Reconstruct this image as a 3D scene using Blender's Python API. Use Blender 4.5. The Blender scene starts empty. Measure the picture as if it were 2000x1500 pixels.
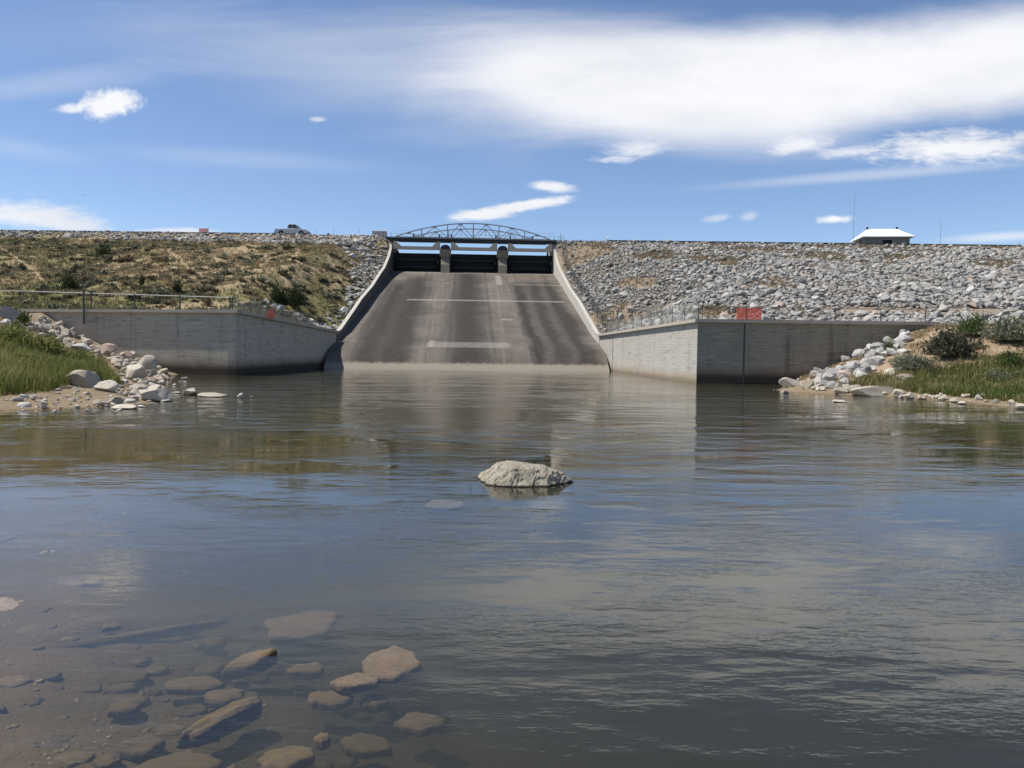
import bpy, bmesh, math, random
import numpy as np
from mathutils import Vector, Matrix

C = bpy.context.scene.collection
S = bpy.context.scene
F_PX = 1540.0                      # focal length in pixels of the 2000 px wide photograph
EYE = 2.0                          # eye height over the water
PITCH = math.atan(72 / F_PX)
ROLL = 0.012

# ------------------------------------------------------------------ camera
F0 = np.array([0, math.cos(PITCH), -math.sin(PITCH)])
U0 = np.array([0, math.sin(PITCH), math.cos(PITCH)])
R0 = np.array([1.0, 0, 0])
RR = math.cos(ROLL) * R0 + math.sin(ROLL) * U0
UU = -math.sin(ROLL) * R0 + math.cos(ROLL) * U0
cam_d = bpy.data.cameras.new('camera')
cam_d.sensor_width = 36.0
cam_d.lens = 36.0 * F_PX / 2000.0
cam_d.clip_start = 0.1
cam_d.clip_end = 6000
cam = bpy.data.objects.new('camera', cam_d)
C.objects.link(cam)
m = Matrix.Identity(4)
for i in range(3):
    m[i][0], m[i][1], m[i][2] = RR[i], UU[i], -F0[i]
m[2][3] = EYE
cam.matrix_world = m
S.camera = cam

# ------------------------------------------------------------------ render, exposure
S.view_settings.view_transform = 'Standard'
S.view_settings.look = 'None'
S.view_settings.exposure = 0.35
S.view_settings.gamma = 1.0
S.cycles.use_denoising = True
S.cycles.max_bounces = 6
S.cycles.transparent_max_bounces = 12
S.cycles.volume_bounces = 0
S.cycles.sample_clamp_indirect = 6

# ------------------------------------------------------------------ node helpers
def N(nt, typ, ins=None, **props):
    n = nt.nodes.new(typ)
    for k, v in props.items():
        setattr(n, k, v)
    for k, v in (ins or {}).items():
        s = n.inputs[k]
        if hasattr(v, 'is_linked'):
            nt.links.new(v, s)
        else:
            s.default_value = v
    return n

def MA(nt, op, a, b=0.0, c=None, clamp=False):
    ins = {0: a, 1: b}
    if c is not None:
        ins[2] = c
    return N(nt, 'ShaderNodeMath', ins, operation=op, use_clamp=clamp).outputs[0]

def MIX(nt, f, a, b, blend='MIX'):
    def col(v):
        return v if hasattr(v, 'is_linked') else (tuple(v) + (1,))[:4]
    n = N(nt, 'ShaderNodeMix', {0: f, 6: col(a), 7: col(b)}, data_type='RGBA', blend_type=blend)
    return n.outputs[2]

def SMOOTH(nt, v, lo, hi, a=0.0, b=1.0):
    return N(nt, 'ShaderNodeMapRange', {0: v, 1: lo, 2: hi, 3: a, 4: b}, interpolation_type='SMOOTHSTEP').outputs[0]

def LIN(nt, v, lo, hi, a=0.0, b=1.0):
    return N(nt, 'ShaderNodeMapRange', {0: v, 1: lo, 2: hi, 3: a, 4: b}).outputs[0]

def NOISE(nt, vec, scale=1.0, detail=4.0, rough=0.55, dist=0.0):
    return N(nt, 'ShaderNodeTexNoise', {'Vector': vec, 'Scale': scale, 'Detail': detail, 'Roughness': rough, 'Distortion': dist}).outputs[0]

def SCALE(nt, vec, s, loc=(0, 0, 0), rot=(0, 0, 0)):
    return N(nt, 'ShaderNodeMapping', {0: vec, 1: loc, 2: rot, 3: s}).outputs[0]

def RAMP(nt, fac, stops):
    n = N(nt, 'ShaderNodeValToRGB', {0: fac})
    e = n.color_ramp.elements
    while len(e) < len(stops):
        e.new(0.5)
    for i, (p, c) in enumerate(stops):
        e[i].position = p
        e[i].color = tuple(c) + (1,)
    return n.outputs[0]

def BUMP(nt, h, strength=0.5, dist=0.05, normal=None):
    ins = {'Height': h, 'Strength': strength, 'Distance': dist}
    if normal is not None:
        ins['Normal'] = normal
    return N(nt, 'ShaderNodeBump', ins).outputs[0]

def new_mat(name, rough=0.85, spec=0.25):
    m = bpy.data.materials.new(name)
    m.use_nodes = True
    nt = m.node_tree
    b = nt.nodes['Principled BSDF']
    b.inputs['Roughness'].default_value = rough
    b.inputs['Specular IOR Level'].default_value = spec
    return m, nt, b

# ------------------------------------------------------------------ pixel <-> place helpers
EYEV = np.array([0, 0, EYE])
def ray(px, py):
    return F0 + (px - 1000) / F_PX * RR - (py - 750) / F_PX * UU
def at(px, py, Y):
    d = ray(px, py)
    return EYEV + d * (Y / d[1])
def on_z(px, py, z=0.0):
    d = ray(px, py)
    return EYEV + d * ((z - EYE) / d[2])
def proj(X, Y, Z):
    P = np.stack([np.asarray(X, float), np.asarray(Y, float), np.asarray(Z, float) - EYE], -1)
    w = P @ F0
    w = np.where(np.abs(w) < 1e-6, 1e-6, w)
    return 1000 + F_PX * (P @ RR) / w, 750 - F_PX * (P @ UU) / w
def in_poly(px, py, poly):
    px = np.asarray(px); py = np.asarray(py)
    r = np.zeros(px.shape, bool)
    n = len(poly)
    for i in range(n):
        x1, y1 = poly[i]; x2, y2 = poly[(i + 1) % n]
        c = ((y1 > py) != (y2 > py)) & (px < (x2 - x1) * (py - y1) / ((y2 - y1) or 1e-9) + x1)
        r ^= c
    return r

# ------------------------------------------------------------------ sky and sun
SUN_EL = math.radians(60)
SUN_AZ = math.atan2(-0.999, 0.025)                   # measured from +Y towards +X
sun_dir = Vector((math.sin(SUN_AZ) * math.cos(SUN_EL), math.cos(SUN_AZ) * math.cos(SUN_EL), math.sin(SUN_EL)))
sd = bpy.data.lights.new('sun', 'SUN')
sd.energy = 4.9
sd.angle = math.radians(0.53)
sd.color = (1.0, 0.955, 0.88)
so = bpy.data.objects.new('sun', sd)
so.rotation_euler = (-sun_dir).to_track_quat('-Z', 'Y').to_euler()
so.location = (-40, 10, 80)
C.objects.link(so)

W = bpy.data.worlds.new('World')
S.world = W
W.use_nodes = True
nt = W.node_tree
nt.nodes.clear()
out = N(nt, 'ShaderNodeOutputWorld')
sky = N(nt, 'ShaderNodeTexSky')
sky.sky_type = 'NISHITA'
sky.sun_disc = False
sky.sun_elevation = SUN_EL
sky.sun_rotation = SUN_AZ % (2 * math.pi)
sky.altitude = 1900
sky.air_density = 1.0
sky.dust_density = 0.6
sky.ozone_density = 2.0
sky_c = MIX(nt, 1.0, sky.outputs[0], (0.97, 0.985, 1.04), 'MULTIPLY')
bg = N(nt, 'ShaderNodeBackground', {'Color': sky_c, 'Strength': 0.107})
tc = N(nt, 'ShaderNodeTexCoord').outputs['Generated']
sx = N(nt, 'ShaderNodeSeparateXYZ', {0: tc})
dy = MA(nt, 'MAXIMUM', sx.outputs[1], 0.02)
cu = MA(nt, 'DIVIDE', sx.outputs[0], dy)
cv = MA(nt, 'DIVIDE', sx.outputs[2], dy)
uv = N(nt, 'ShaderNodeCombineXYZ', {0: cu, 1: cv, 2: 0.0}).outputs[0]
n_puff = NOISE(nt, uv, 48, 8, 0.68)
n_fine = NOISE(nt, SCALE(nt, uv, (26, 85, 1)), 1.0, 8, 0.7, 0.5)
n_streak = NOISE(nt, SCALE(nt, uv, (2.2, 14, 1), rot=(0, 0, 0.12)), 1.0, 6, 0.6, 0.6)
n_big = NOISE(nt, SCALE(nt, uv, (3.2, 7, 1), loc=(3, 1, 0)), 1.0, 5, 0.6)
noises = {'puff': n_puff, 'fine': n_fine, 'streak': n_streak, 'big': n_big}
def pix_uv(px, py):
    d = ray(px, py)
    return d[0] / d[1], d[2] / d[1]
cover = None
def cloud(px, py, rx, ry, rot=0, soft=0.5, amp=0.6, noise='puff', op=1.0):
    """one cloud: a patch of the sky around a direction, its edge broken up by noise"""
    global cover
    u, v = pix_uv(px, py)
    p = N(nt, 'ShaderNodeMapping', {0: uv, 1: (u, v, 0), 2: (0, 0, math.radians(rot)), 3: (rx / F_PX, ry / F_PX, 1)}, vector_type='TEXTURE').outputs[0]
    ln = N(nt, 'ShaderNodeVectorMath', {0: p}, operation='LENGTH').outputs['Value']
    e = MA(nt, 'MULTIPLY_ADD', MA(nt, 'SUBTRACT', noises[noise], 0.5), amp * 2, ln)
    c = SMOOTH(nt, e, 1 + soft * 0.5, 1 - soft, 0.0, op)
    if cover is None:
        cover = c
    else:
        cover = MA(nt, 'SUBTRACT', 1.0, MA(nt, 'MULTIPLY', MA(nt, 'SUBTRACT', 1.0, cover), MA(nt, 'SUBTRACT', 1.0, c)))
# the big bright sheet on the right, its soft veil and the streaks trailing left
cloud(1480, 160, 560, 108, 3, 0.5, 0.42, 'big', 0.95)
cloud(1250, 170, 400, 105, -9, 0.6, 0.4, 'streak', 0.85)
cloud(1950, 112, 420, 100, 6, 0.6, 0.4, 'big', 0.93)
cloud(1100, 120, 480, 90, -6, 0.9, 0.6, 'streak', 0.42)
cloud(720, 150, 400, 90, -14, 0.95, 1.0, 'streak', 0.24)
cloud(330, 70, 450, 70, 0, 0.9, 0.7, 'streak', 0.07)
cloud(90, 165, 240, 26, 7, 0.9, 0.7, 'streak', 0.2)
cloud(480, 310, 300, 20, -3, 0.9, 0.7, 'streak', 0.14)
cloud(40, 290, 150, 22, -8, 0.9, 0.6, 'streak', 0.15)
cloud(1720, 340, 330, 11, 5, 0.9, 0.3, 'streak', 0.32)
# small cumulus
cloud(213, 201, 62, 27, 8, 0.55, 0.95, 'puff', 0.97)
cloud(140, 212, 34, 10, 4, 0.7, 1.0, 'puff', 0.75)
cloud(1870, 288, 165, 30, 3, 0.75, 1.1, 'fine', 0.95)
cloud(1555, 284, 62, 17, 4, 0.8, 1.1, 'fine', 0.85)
cloud(1650, 297, 60, 10, 8, 0.9, 1.0, 'fine', 0.7)
cloud(1240, 292, 60, 18, 8, 0.9, 1.2, 'fine', 0.75)
cloud(1200, 311, 45, 6, 4, 0.7, 0.6, 'fine', 0.4)
cloud(1080, 365, 44, 10, -4, 0.7, 0.8, 'fine', 0.9)
cloud(1025, 401, 95, 11, 9, 0.5, 0.7, 'fine', 0.96)
cloud(940, 420, 62, 12, 4, 0.5, 0.7, 'fine', 0.96)
cloud(60, 420, 130, 24, -3, 0.8, 0.9, 'fine', 0.92)
cloud(140, 440, 70, 12, -6, 0.6, 0.55, 'fine', 0.8)
cloud(350, 452, 80, 8, 0, 0.7, 0.5, 'fine', 0.7)
cloud(1632, 428, 30, 8, 5, 0.7, 1.1, 'puff', 0.95)
cloud(1400, 426, 26, 7, 8, 0.8, 0.7, 'puff', 0.45)
cloud(1463, 423, 16, 9, 12, 0.8, 0.7, 'puff', 0.35)
cloud(620, 233, 15, 5, 0, 0.8, 0.8, 'fine', 0.5)
cloud(1960, 462, 120, 10, 4, 0.8, 0.5, 'streak', 0.5)
c_n = MA(nt, 'ADD', MA(nt, 'MULTIPLY', NOISE(nt, SCALE(nt, uv, (3, 9, 1), loc=(7, 2, 0)), 1.0, 6, 0.6), 0.7), MA(nt, 'MULTIPLY', n_streak, 0.3))
c_shade = SMOOTH(nt, c_n, 0.28, 0.56, 0.35, 1.0)
c_col = MIX(nt, c_shade, (0.66, 0.70, 0.78), (0.97, 0.975, 1.0))
bg2 = N(nt, 'ShaderNodeBackground', {'Color': c_col, 'Strength': 0.79})
ahead = SMOOTH(nt, sx.outputs[1], 0.05, 0.2)
mixw = N(nt, 'ShaderNodeMixShader', {0: MA(nt, 'MULTIPLY', cover, ahead), 1: bg.outputs[0], 2: bg2.outputs[0]})
nt.links.new(mixw.outputs[0], out.inputs[0])
W.cycles.sampling_method = 'MANUAL'
W.cycles.sample_map_resolution = 512

# ------------------------------------------------------------------ object helpers
def tag(o, label=None, cat=None, group=None, kind=None):
    if label: o['label'] = label
    if cat: o['category'] = cat
    if group: o['group'] = group
    if kind: o['kind'] = kind
    return o
def empty(name, loc=(0, 0, 0), label=None, cat=None, group=None, rz=0.0):
    o = bpy.data.objects.new(name, None)
    o.location = loc
    o.rotation_euler = (0, 0, rz)
    o.empty_display_size = 0.2
    C.objects.link(o)
    return tag(o, label, cat, group)
def mesh_np(name, V, Fc, mat=None, smooth=False, attrs=None):
    """mesh from numpy arrays: V (n,3), Fc (m,3) or (m,4)"""
    me = bpy.data.meshes.new(name)
    V = np.asarray(V, np.float32); Fc = np.asarray(Fc, np.int32)
    k = Fc.shape[1]
    me.vertices.add(len(V)); me.vertices.foreach_set('co', V.ravel())
    me.loops.add(Fc.size); me.loops.foreach_set('vertex_index', Fc.ravel())
    me.polygons.add(len(Fc))
    me.polygons.foreach_set('loop_start', np.arange(0, Fc.size, k, dtype=np.int32))
    try:
        me.polygons.foreach_set('loop_total', np.full(len(Fc), k, np.int32))
    except Exception:
        pass
    me.polygons.foreach_set('use_smooth', np.full(len(Fc), smooth, bool))
    for nme, arr in (attrs or {}).items():
        a = me.attributes.new(nme, 'FLOAT', 'POINT')
        a.data.foreach_set('value', np.asarray(arr, np.float32))
    me.update(calc_edges=True)
    if mat: me.materials.append(mat)
    return me
def link(name, me, parent=None, loc=None):
    o = bpy.data.objects.new(name, me)
    C.objects.link(o)
    if parent is not None: o.parent = parent
    if loc is not None: o.location = loc
    return o
class MB:
    """collects boxes, beams, tubes and prisms and links them as ONE mesh object"""
    def __init__(s): s.v = []; s.f = []
    def add(s, vs, fs):
        o = len(s.v)
        s.v += [tuple(map(float, p)) for p in vs]
        s.f += [tuple(i + o for i in f) for f in fs]
    def hexa(s, p):       # 8 points: bottom ring 0-3, top ring 4-7
        s.add(p, [(3, 2, 1, 0), (4, 5, 6, 7), (0, 1, 5, 4), (1, 2, 6, 5), (2, 3, 7, 6), (3, 0, 4, 7)])
    def box(s, x0, x1, y0, y1, z0, z1):
        s.hexa([(x0, y0, z0), (x1, y0, z0), (x1, y1, z0), (x0, y1, z0), (x0, y0, z1), (x1, y0, z1), (x1, y1, z1), (x0, y1, z1)])
    def beam(s, p, q, w, h=None, up=(0, 0, 1)):
        h = h or w
        p = Vector(p); q = Vector(q)
        d = (q - p).normalized(); upv = Vector(up)
        if abs(d.dot(upv)) > 0.98: upv = Vector((0, 1, 0))
        a = d.cross(upv).normalized() * (w / 2); b = a.cross(d).normalized() * (h / 2)
        s.hexa([p - a - b, p + a - b, q + a - b, q - a - b, p - a + b, p + a + b, q + a + b, q - a + b])
    def tube(s, p, q, r, n=8, r2=None):
        r2 = r if r2 is None else r2
        p = Vector(p); q = Vector(q); d = (q - p).normalized()
        u = Vector((0, 0, 1)) if abs(d.z) < 0.9 else Vector((1, 0, 0))
        a = d.cross(u).normalized(); b = d.cross(a)
        vs = [p + (a * math.cos(t) + b * math.sin(t)) * r for t in [2 * math.pi * i / n for i in range(n)]]
        vs += [q + (a * math.cos(t) + b * math.sin(t)) * r2 for t in [2 * math.pi * i / n for i in range(n)]]
        fs = [(i, (i + 1) % n, n + (i + 1) % n, n + i) for i in range(n)]
        fs += [tuple(range(n))[::-1], tuple(range(n, 2 * n))]
        s.add(vs, fs)
    def prism(s, poly, axis_a, axis_b, off0, off1, origin=(0, 0, 0)):
        """polygon in the (axis_a, axis_b) plane extruded along their cross product"""
        A = Vector(axis_a); B = Vector(axis_b); Nn = A.cross(B).normalized(); O = Vector(origin)
        n = len(poly)
        vs = [O + A * a + B * b + Nn * off0 for a, b in poly] + [O + A * a + B * b + Nn * off1 for a, b in poly]
        fs = [tuple(range(n))[::-1], tuple(range(n, 2 * n))] + [(i, (i + 1) % n, n + (i + 1) % n, n + i) for i in range(n)]
        s.add(vs, fs)
    def mesh(s, name, mat, smooth=False, bevel=0.0):
        me = bpy.data.meshes.new(name)
        me.from_pydata(s.v, [], s.f)
        bm = bmesh.new(); bm.from_mesh(me)
        bmesh.ops.recalc_face_normals(bm, faces=bm.faces)
        if bevel:
            bmesh.ops.bevel(bm, geom=[e for e in bm.edges], offset=bevel, segments=1, affect='EDGES')
        bm.to_mesh(me); bm.free()
        for p in me.polygons: p.use_smooth = smooth
        me.materials.append(mat)
        return me
    def build(s, name, mat, parent=None, smooth=False, bevel=0.0):
        return link(name, s.mesh(name, mat, smooth, bevel), parent)

# numpy value noise
def _h(ix, iy, seed):
    n = (ix.astype(np.int64) * 374761393 + iy.astype(np.int64) * 668265263 + seed * 974711) & 0x7fffffff
    n = ((n ^ (n >> 13)) * 1274126177) & 0x7fffffff
    return ((n ^ (n >> 16)) & 0xffff) / 65535.0
def vnoise(x, y, seed=0):
    x = np.asarray(x, float); y = np.asarray(y, float)
    ix = np.floor(x); iy = np.floor(y); fx = x - ix; fy = y - iy
    fx = fx * fx * (3 - 2 * fx); fy = fy * fy * (3 - 2 * fy)
    a = _h(ix, iy, seed); b = _h(ix + 1, iy, seed); c = _h(ix, iy + 1, seed); d = _h(ix + 1, iy + 1, seed)
    return (a * (1 - fx) + b * fx) * (1 - fy) + (c * (1 - fx) + d * fx) * fy
def fbm(x, y, seed=0, oct=4):
    r = 0; a = 0.5
    for i in range(oct):
        r = r + a * vnoise(x * 2 ** i, y * 2 ** i, seed + i * 17); a *= 0.5
    return r / (1 - 0.5 ** oct)

# ------------------------------------------------------------------ layout of the dam
SP_O = np.array([-3.07, 67.5, 0.0])               # middle of the chute's toe
SP_A = np.array([-0.0586, 0.9983, 0.0])           # up the chute
SP_R = np.array([0.9983, 0.0586, 0.0])            # across, to the right
HALF = 11.53
def uL(v): return -HALF - 1.4 * (1 - np.clip(v / 46, 0, 1))
def uR(v): return HALF + 0 * v
def sp(u, v, z):
    return SP_O + SP_R * u + SP_A * v + np.array([0, 0, z])
CH_V = [-3, -1.2, 0, 1.4, 3, 6, 10, 40, 44.5, 46, 47.5, 52]
CH_Z = [-3.0, -1.2, 0, 1.05, 1.75, 2.4, 3.2, 11.15, 12.3, 12.6, 12.68, 12.4]
def ch_z(v): return np.interp(v, CH_V, CH_Z)
WT_V = [3, 8, 15.6, 20, 28.3, 35, 38.5, 43.5, 45.5, 46.6, 53]
WT_Z = [2.6, 3.4, 5.65, 7.0, 9.1, 11.2, 12.2, 14.3, 15.6, 17.1, 17.5]
V_W = 5.6                                         # where the training walls run into the chute's side
def wt_z(v): return np.interp(v, WT_V, WT_Z)

LC = np.array([*on_z(460, 733)[:2]])              # left corner of the training wall, at the water
LE = sp(uL(V_W) - 0.02, V_W, 0)[:2]
LA = at(40, 700, 53.0)[:2]                        # outer end of the left wall
RC = np.array([*on_z(1360, 748)[:2]])
RE = sp(HALF + 0.02, V_W, 0)[:2]
RA = at(1830, 700, RC[1] + 0.15)[:2]
LTOP, LTOE, RTOP, RTOE = 3.95, 3.12, 3.6, 3.12
YL, YR = LC[1], RC[1]

def xl_border(Y):   # right-hand edge of the left upland
    return np.where(Y < LE[1], np.interp(Y, [LC[1], LE[1]], [LC[0] - 0.25, LE[0] - 0.25]),
                    SP_O[0] + uL((Y - 67.5)) - 0.33 - 0.0586 * (Y - 67.5))
def xr_border(Y):
    return np.where(Y < RE[1], np.interp(Y, [RC[1], RE[1]], [RC[0] + 0.25, RE[0] + 0.25]),
                    SP_O[0] + HALF + 0.33 - 0.0586 * (Y - 67.5))
def up_left(X, Y):
    base = np.interp(Y, [45, 49, 54, 60, 66, 110, 113, 115.6, 117, 125, 127, 170], [3.75, 3.85, 3.9, 4.3, 5.2, 15.8, 16.7, 17.9, 18.1, 18.1, 17.4, 4])
    wing = np.interp(Y, [LC[1], LE[1]], [LTOP, LTOE]) - 0.06
    d = np.maximum(xl_border(Y) - X, 0)
    chute = wt_z((Y - 67.5) / 0.9983) - 0.35
    edge = np.where(Y < LE[1], wing, chute)
    h = np.minimum(base, edge + 0.45 * d)
    rough = (fbm(X * 0.16, Y * 0.16, 3) - 0.5) * 1.3 + (fbm(X * 0.7, Y * 0.7, 8) - 0.5) * 0.35
    slope = np.clip((Y - 60) / 10, 0, 1) * np.clip((111 - Y) / 8, 0, 1) * np.clip(d / 3, 0, 1)
    return h + rough * slope + (fbm(X * 0.8, Y * 0.8, 5) - 0.5) * 0.12 * np.clip(d / 1.5, 0, 1) * (Y < 112)
def up_right(X, Y):
    base = np.interp(Y, [44, 47, 52, 58, 61.5, 65.5, 112, 115.8, 117, 125, 127, 170], [3.5, 3.52, 3.62, 4.1, 4.95, 5.72, 16.4, 17.5, 17.6, 17.6, 16.9, 4])
    wing = np.interp(Y, [RC[1], RE[1]], [RTOP, RTOE]) - 0.06
    d = np.maximum(X - xr_border(Y), 0)
    chute = wt_z((Y - 67.5) / 0.9983) - 0.35
    edge = np.where(Y < RE[1], wing, chute)
    h = np.minimum(base, edge + 0.45 * d)
    rough = (fbm(X * 0.2, Y * 0.2, 13) - 0.5) * 0.5
    slope = np.clip((Y - 62) / 10, 0, 1) * np.clip((113 - Y) / 5, 0, 1) * np.clip(d / 3, 0, 1)
    return h + rough * slope

SL_Y = [-10, 21, 22.3, 23.0, 24.0, 26, 28.3, 33, 40, 47.4, 50]
SL_X = [-27, -23, -18.0, -14.6, -12.8, -12.2, -12.4, -14.8, -18.2, -20.9, -21.5]
SR_Y = [-10, 20, 28.8, 34, 36.3, 38.0, 40, 45, 46.5, 50]
SR_X = [24, 20, 18.6, 17.7, 15.6, 13.4, 13.7, 15.6, 16.2, 16.6]
def bank(X, Y):
    n = (fbm(X * 0.5, Y * 0.5, 21) - 0.5)
    dl = np.interp(Y, SL_Y, SL_X) + n * 1.2 - X
    kl = np.interp(Y, [20, 24, 30, 40, 46, 50], [0.09, 0.09, 0.11, 0.2, 0.32, 0.345])
    zl = np.where(dl > 0, np.minimum(kl * dl * (0.6 + 0.06 * np.minimum(dl, 10)), 3.85), 0.3 * dl)
    dr = X - np.interp(Y, SR_Y, SR_X) - n * 1.2
    kr = np.interp(Y, [27, 34, 38, 42, 46.5], [0.10, 0.13, 0.19, 0.33, 0.43])
    zr = np.where(dr > 0, np.minimum(kr * dr, 3.42), 0.3 * dr)
    lump = (fbm(X * 0.9, Y * 0.9, 31) - 0.5) * 0.3
    return np.maximum(zl + lump * np.clip(dl * 0.4, 0, 1), zr + lump * np.clip(dr * 0.4, 0, 1))
LEDGE = [on_z(-300, 1340, -0.12), on_z(0, 1277, -0.12), on_z(200, 1243, -0.14), on_z(430, 1208, -0.2), on_z(650, 1180, -0.3)]
def bed(X, Y):
    d = (X + 2.4) * 0.85 + (Y - 3.7) * 0.33
    z = -(0.075 + 0.14 * np.maximum(d, -0.25) + 0.012 * np.maximum(d, 0) ** 2)
    z = z + (fbm(X * 1.3, Y * 1.3, 41) - 0.5) * 0.09 + (fbm(X * 4, Y * 7, 47) - 0.5) * 0.05
    yl = np.interp(X, [p[0] for p in LEDGE], [p[1] for p in LEDGE])
    z = z + 0.05 * np.clip((Y - yl) / 0.03, 0, 1) * np.clip(1 - (Y - yl) / 1.2, 0, 1) * np.clip((-0.9 - X) / 0.5, 0, 1)
    return np.clip(z, -2.1, -0.045)
def low(X, Y):
    return np.maximum(bed(X, Y), bank(X, Y))
def front_l(X): return np.interp(X, [LA[0], LC[0]], [LA[1], LC[1]]) + 0.25
def ground(X, Y):
    X = np.asarray(X, float); Y = np.asarray(Y, float)
    lup = (X < xl_border(Y)) & (Y > np.where(X < LC[0], front_l(X), LC[1]))
    rup = (X > xr_border(Y)) & (Y > RC[1] + 0.25)
    return np.where(lup, up_left(X, Y), np.where(rup, up_right(X, Y), low(X, Y)))
def hit(px, py, y0=3.0, y1=118.0):
    d = ray(px, py)
    Ys = np.arange(y0, y1, 0.04)
    P = EYEV[None] + d[None] * (Ys / d[1])[:, None]
    h = ground(P[:, 0], P[:, 1])
    k = np.argmax(P[:, 2] <= h)
    return np.array([P[k, 0], P[k, 1], h[k]])

# ------------------------------------------------------------------ materials
def rock_material(name, dark, mid, light, per='island', wet=True, scale=1.0, pink=0.93):
    m, nt, b = new_mat(name, 0.85, 0.2)
    geo = N(nt, 'ShaderNodeNewGeometry')
    rnd = geo.outputs['Random Per Island'] if per == 'island' else N(nt, 'ShaderNodeObjectInfo').outputs['Random']
    pos = geo.outputs['Position']
    n1 = NOISE(nt, pos, 2.2 * scale, 6, 0.6)
    n2 = NOISE(nt, pos, 14 * scale, 5, 0.65)
    f = MA(nt, 'ADD', MA(nt, 'MULTIPLY', rnd, 0.62), MA(nt, 'MULTIPLY', n1, 0.5), clamp=True)
    c = RAMP(nt, f, [(0.1, dark), (0.5, mid), (0.95, light)])
    c = MIX(nt, SMOOTH(nt, N(nt, 'ShaderNodeTexWhiteNoise', {'W': rnd}, noise_dimensions='1D').outputs[0], pink, pink + 0.03), c, (0.36, 0.28, 0.225))
    c = MIX(nt, MA(nt, 'MULTIPLY', SMOOTH(nt, n2, 0.48, 0.68), 0.6), c, tuple(x * 0.5 for x in mid))
    if per == 'island' and not wet:
        big_n = NOISE(nt, SCALE(nt, pos, (0.16, 0.3, 0.3)), 1.0, 5, 0.65)
        c = MIX(nt, MA(nt, 'MULTIPLY', SMOOTH(nt, big_n, 0.46, 0.66), 0.5), c, (0.23, 0.19, 0.145))
        c = MIX(nt, MA(nt, 'MULTIPLY', SMOOTH(nt, big_n, 0.48, 0.34), 0.35), c, tuple(x * 0.5 for x in mid))
    if wet:
        z = N(nt, 'ShaderNodeSeparateXYZ', {0: pos}).outputs[2]
        w = SMOOTH(nt, MA(nt, 'ADD', z, MA(nt, 'MULTIPLY', n2, 0.04)), 0.07, 0.02)
        c = MIX(nt, MA(nt, 'MULTIPLY', w, 0.8), c, (0.06, 0.05, 0.035))
    nt.links.new(c, b.inputs['Base Color'])
    h = MA(nt, 'ADD', MA(nt, 'MULTIPLY', n1, 1.0), MA(nt, 'MULTIPLY', n2, 0.5))
    nt.links.new(BUMP(nt, h, 0.6, 0.05 / scale), b.inputs['Normal'])
    return m
M_RIP = rock_material('riprap_rock', (0.14, 0.135, 0.123), (0.285, 0.277, 0.256), (0.48, 0.46, 0.425), 'island', False)
M_RIPO = rock_material('riprap_boulder_rock', (0.19, 0.184, 0.168), (0.33, 0.32, 0.295), (0.50, 0.48, 0.44), 'object', False)
M_SHORE = rock_material('shore_rock', (0.22, 0.185, 0.135), (0.37, 0.325, 0.255), (0.53, 0.475, 0.39), 'object', True, 1.0, 1.5)
M_PINK = rock_material('pink_rock', (0.34, 0.24, 0.19), (0.46, 0.35, 0.29), (0.55, 0.45, 0.38), 'object', True)
def sunk_mat():
    m, nt, b = new_mat('sunken_rock', 0.9, 0.1)
    rnd = N(nt, 'ShaderNodeObjectInfo').outputs['Random']
    ob = N(nt, 'ShaderNodeTexCoord').outputs['Object']
    n1 = NOISE(nt, ob, 9, 6, 0.65); n2 = NOISE(nt, SCALE(nt, ob, (14, 60, 40)), 1.0, 5, 0.7); n3 = NOISE(nt, ob, 60, 4, 0.7)
    c = RAMP(nt, MA(nt, 'ADD', MA(nt, 'MULTIPLY', rnd, 0.6), MA(nt, 'MULTIPLY', n1, 0.4)), [(0.1, (0.07, 0.052, 0.031)), (0.5, (0.12, 0.091, 0.055)), (0.9, (0.185, 0.14, 0.087))])
    c = MIX(nt, MA(nt, 'MULTIPLY', SMOOTH(nt, n2, 0.5, 0.66), 0.55), c, (0.09, 0.065, 0.04))
    c = MIX(nt, MA(nt, 'MULTIPLY', SMOOTH(nt, n3, 0.55, 0.7), 0.4), c, (0.12, 0.09, 0.055))
    c = MIX(nt, MA(nt, 'MULTIPLY', SMOOTH(nt, n1, 0.42, 0.62), 0.55), c, (0.12, 0.092, 0.055))
    nt.links.new(c, b.inputs['Base Color'])
    nt.links.new(BUMP(nt, MA(nt, 'ADD', n2, MA(nt, 'MULTIPLY', n3, 0.6)), 0.7, 0.012), b.inputs['Normal'])
    return m
M_SUNK = sunk_mat()
M_SUNKT = rock_material('sunken_tan_rock', (0.10, 0.073, 0.046), (0.15, 0.11, 0.071), (0.20, 0.15, 0.10), 'object', False, 2.5)
M_PEB = rock_material('pebble_rock', (0.13, 0.098, 0.062), (0.20, 0.155, 0.10), (0.30, 0.24, 0.17), 'island', False, 2.5)
M_SHOREPEB = rock_material('shore_pebble_rock', (0.30, 0.27, 0.22), (0.42, 0.39, 0.34), (0.60, 0.57, 0.52), 'island', True, 2.0)

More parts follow.
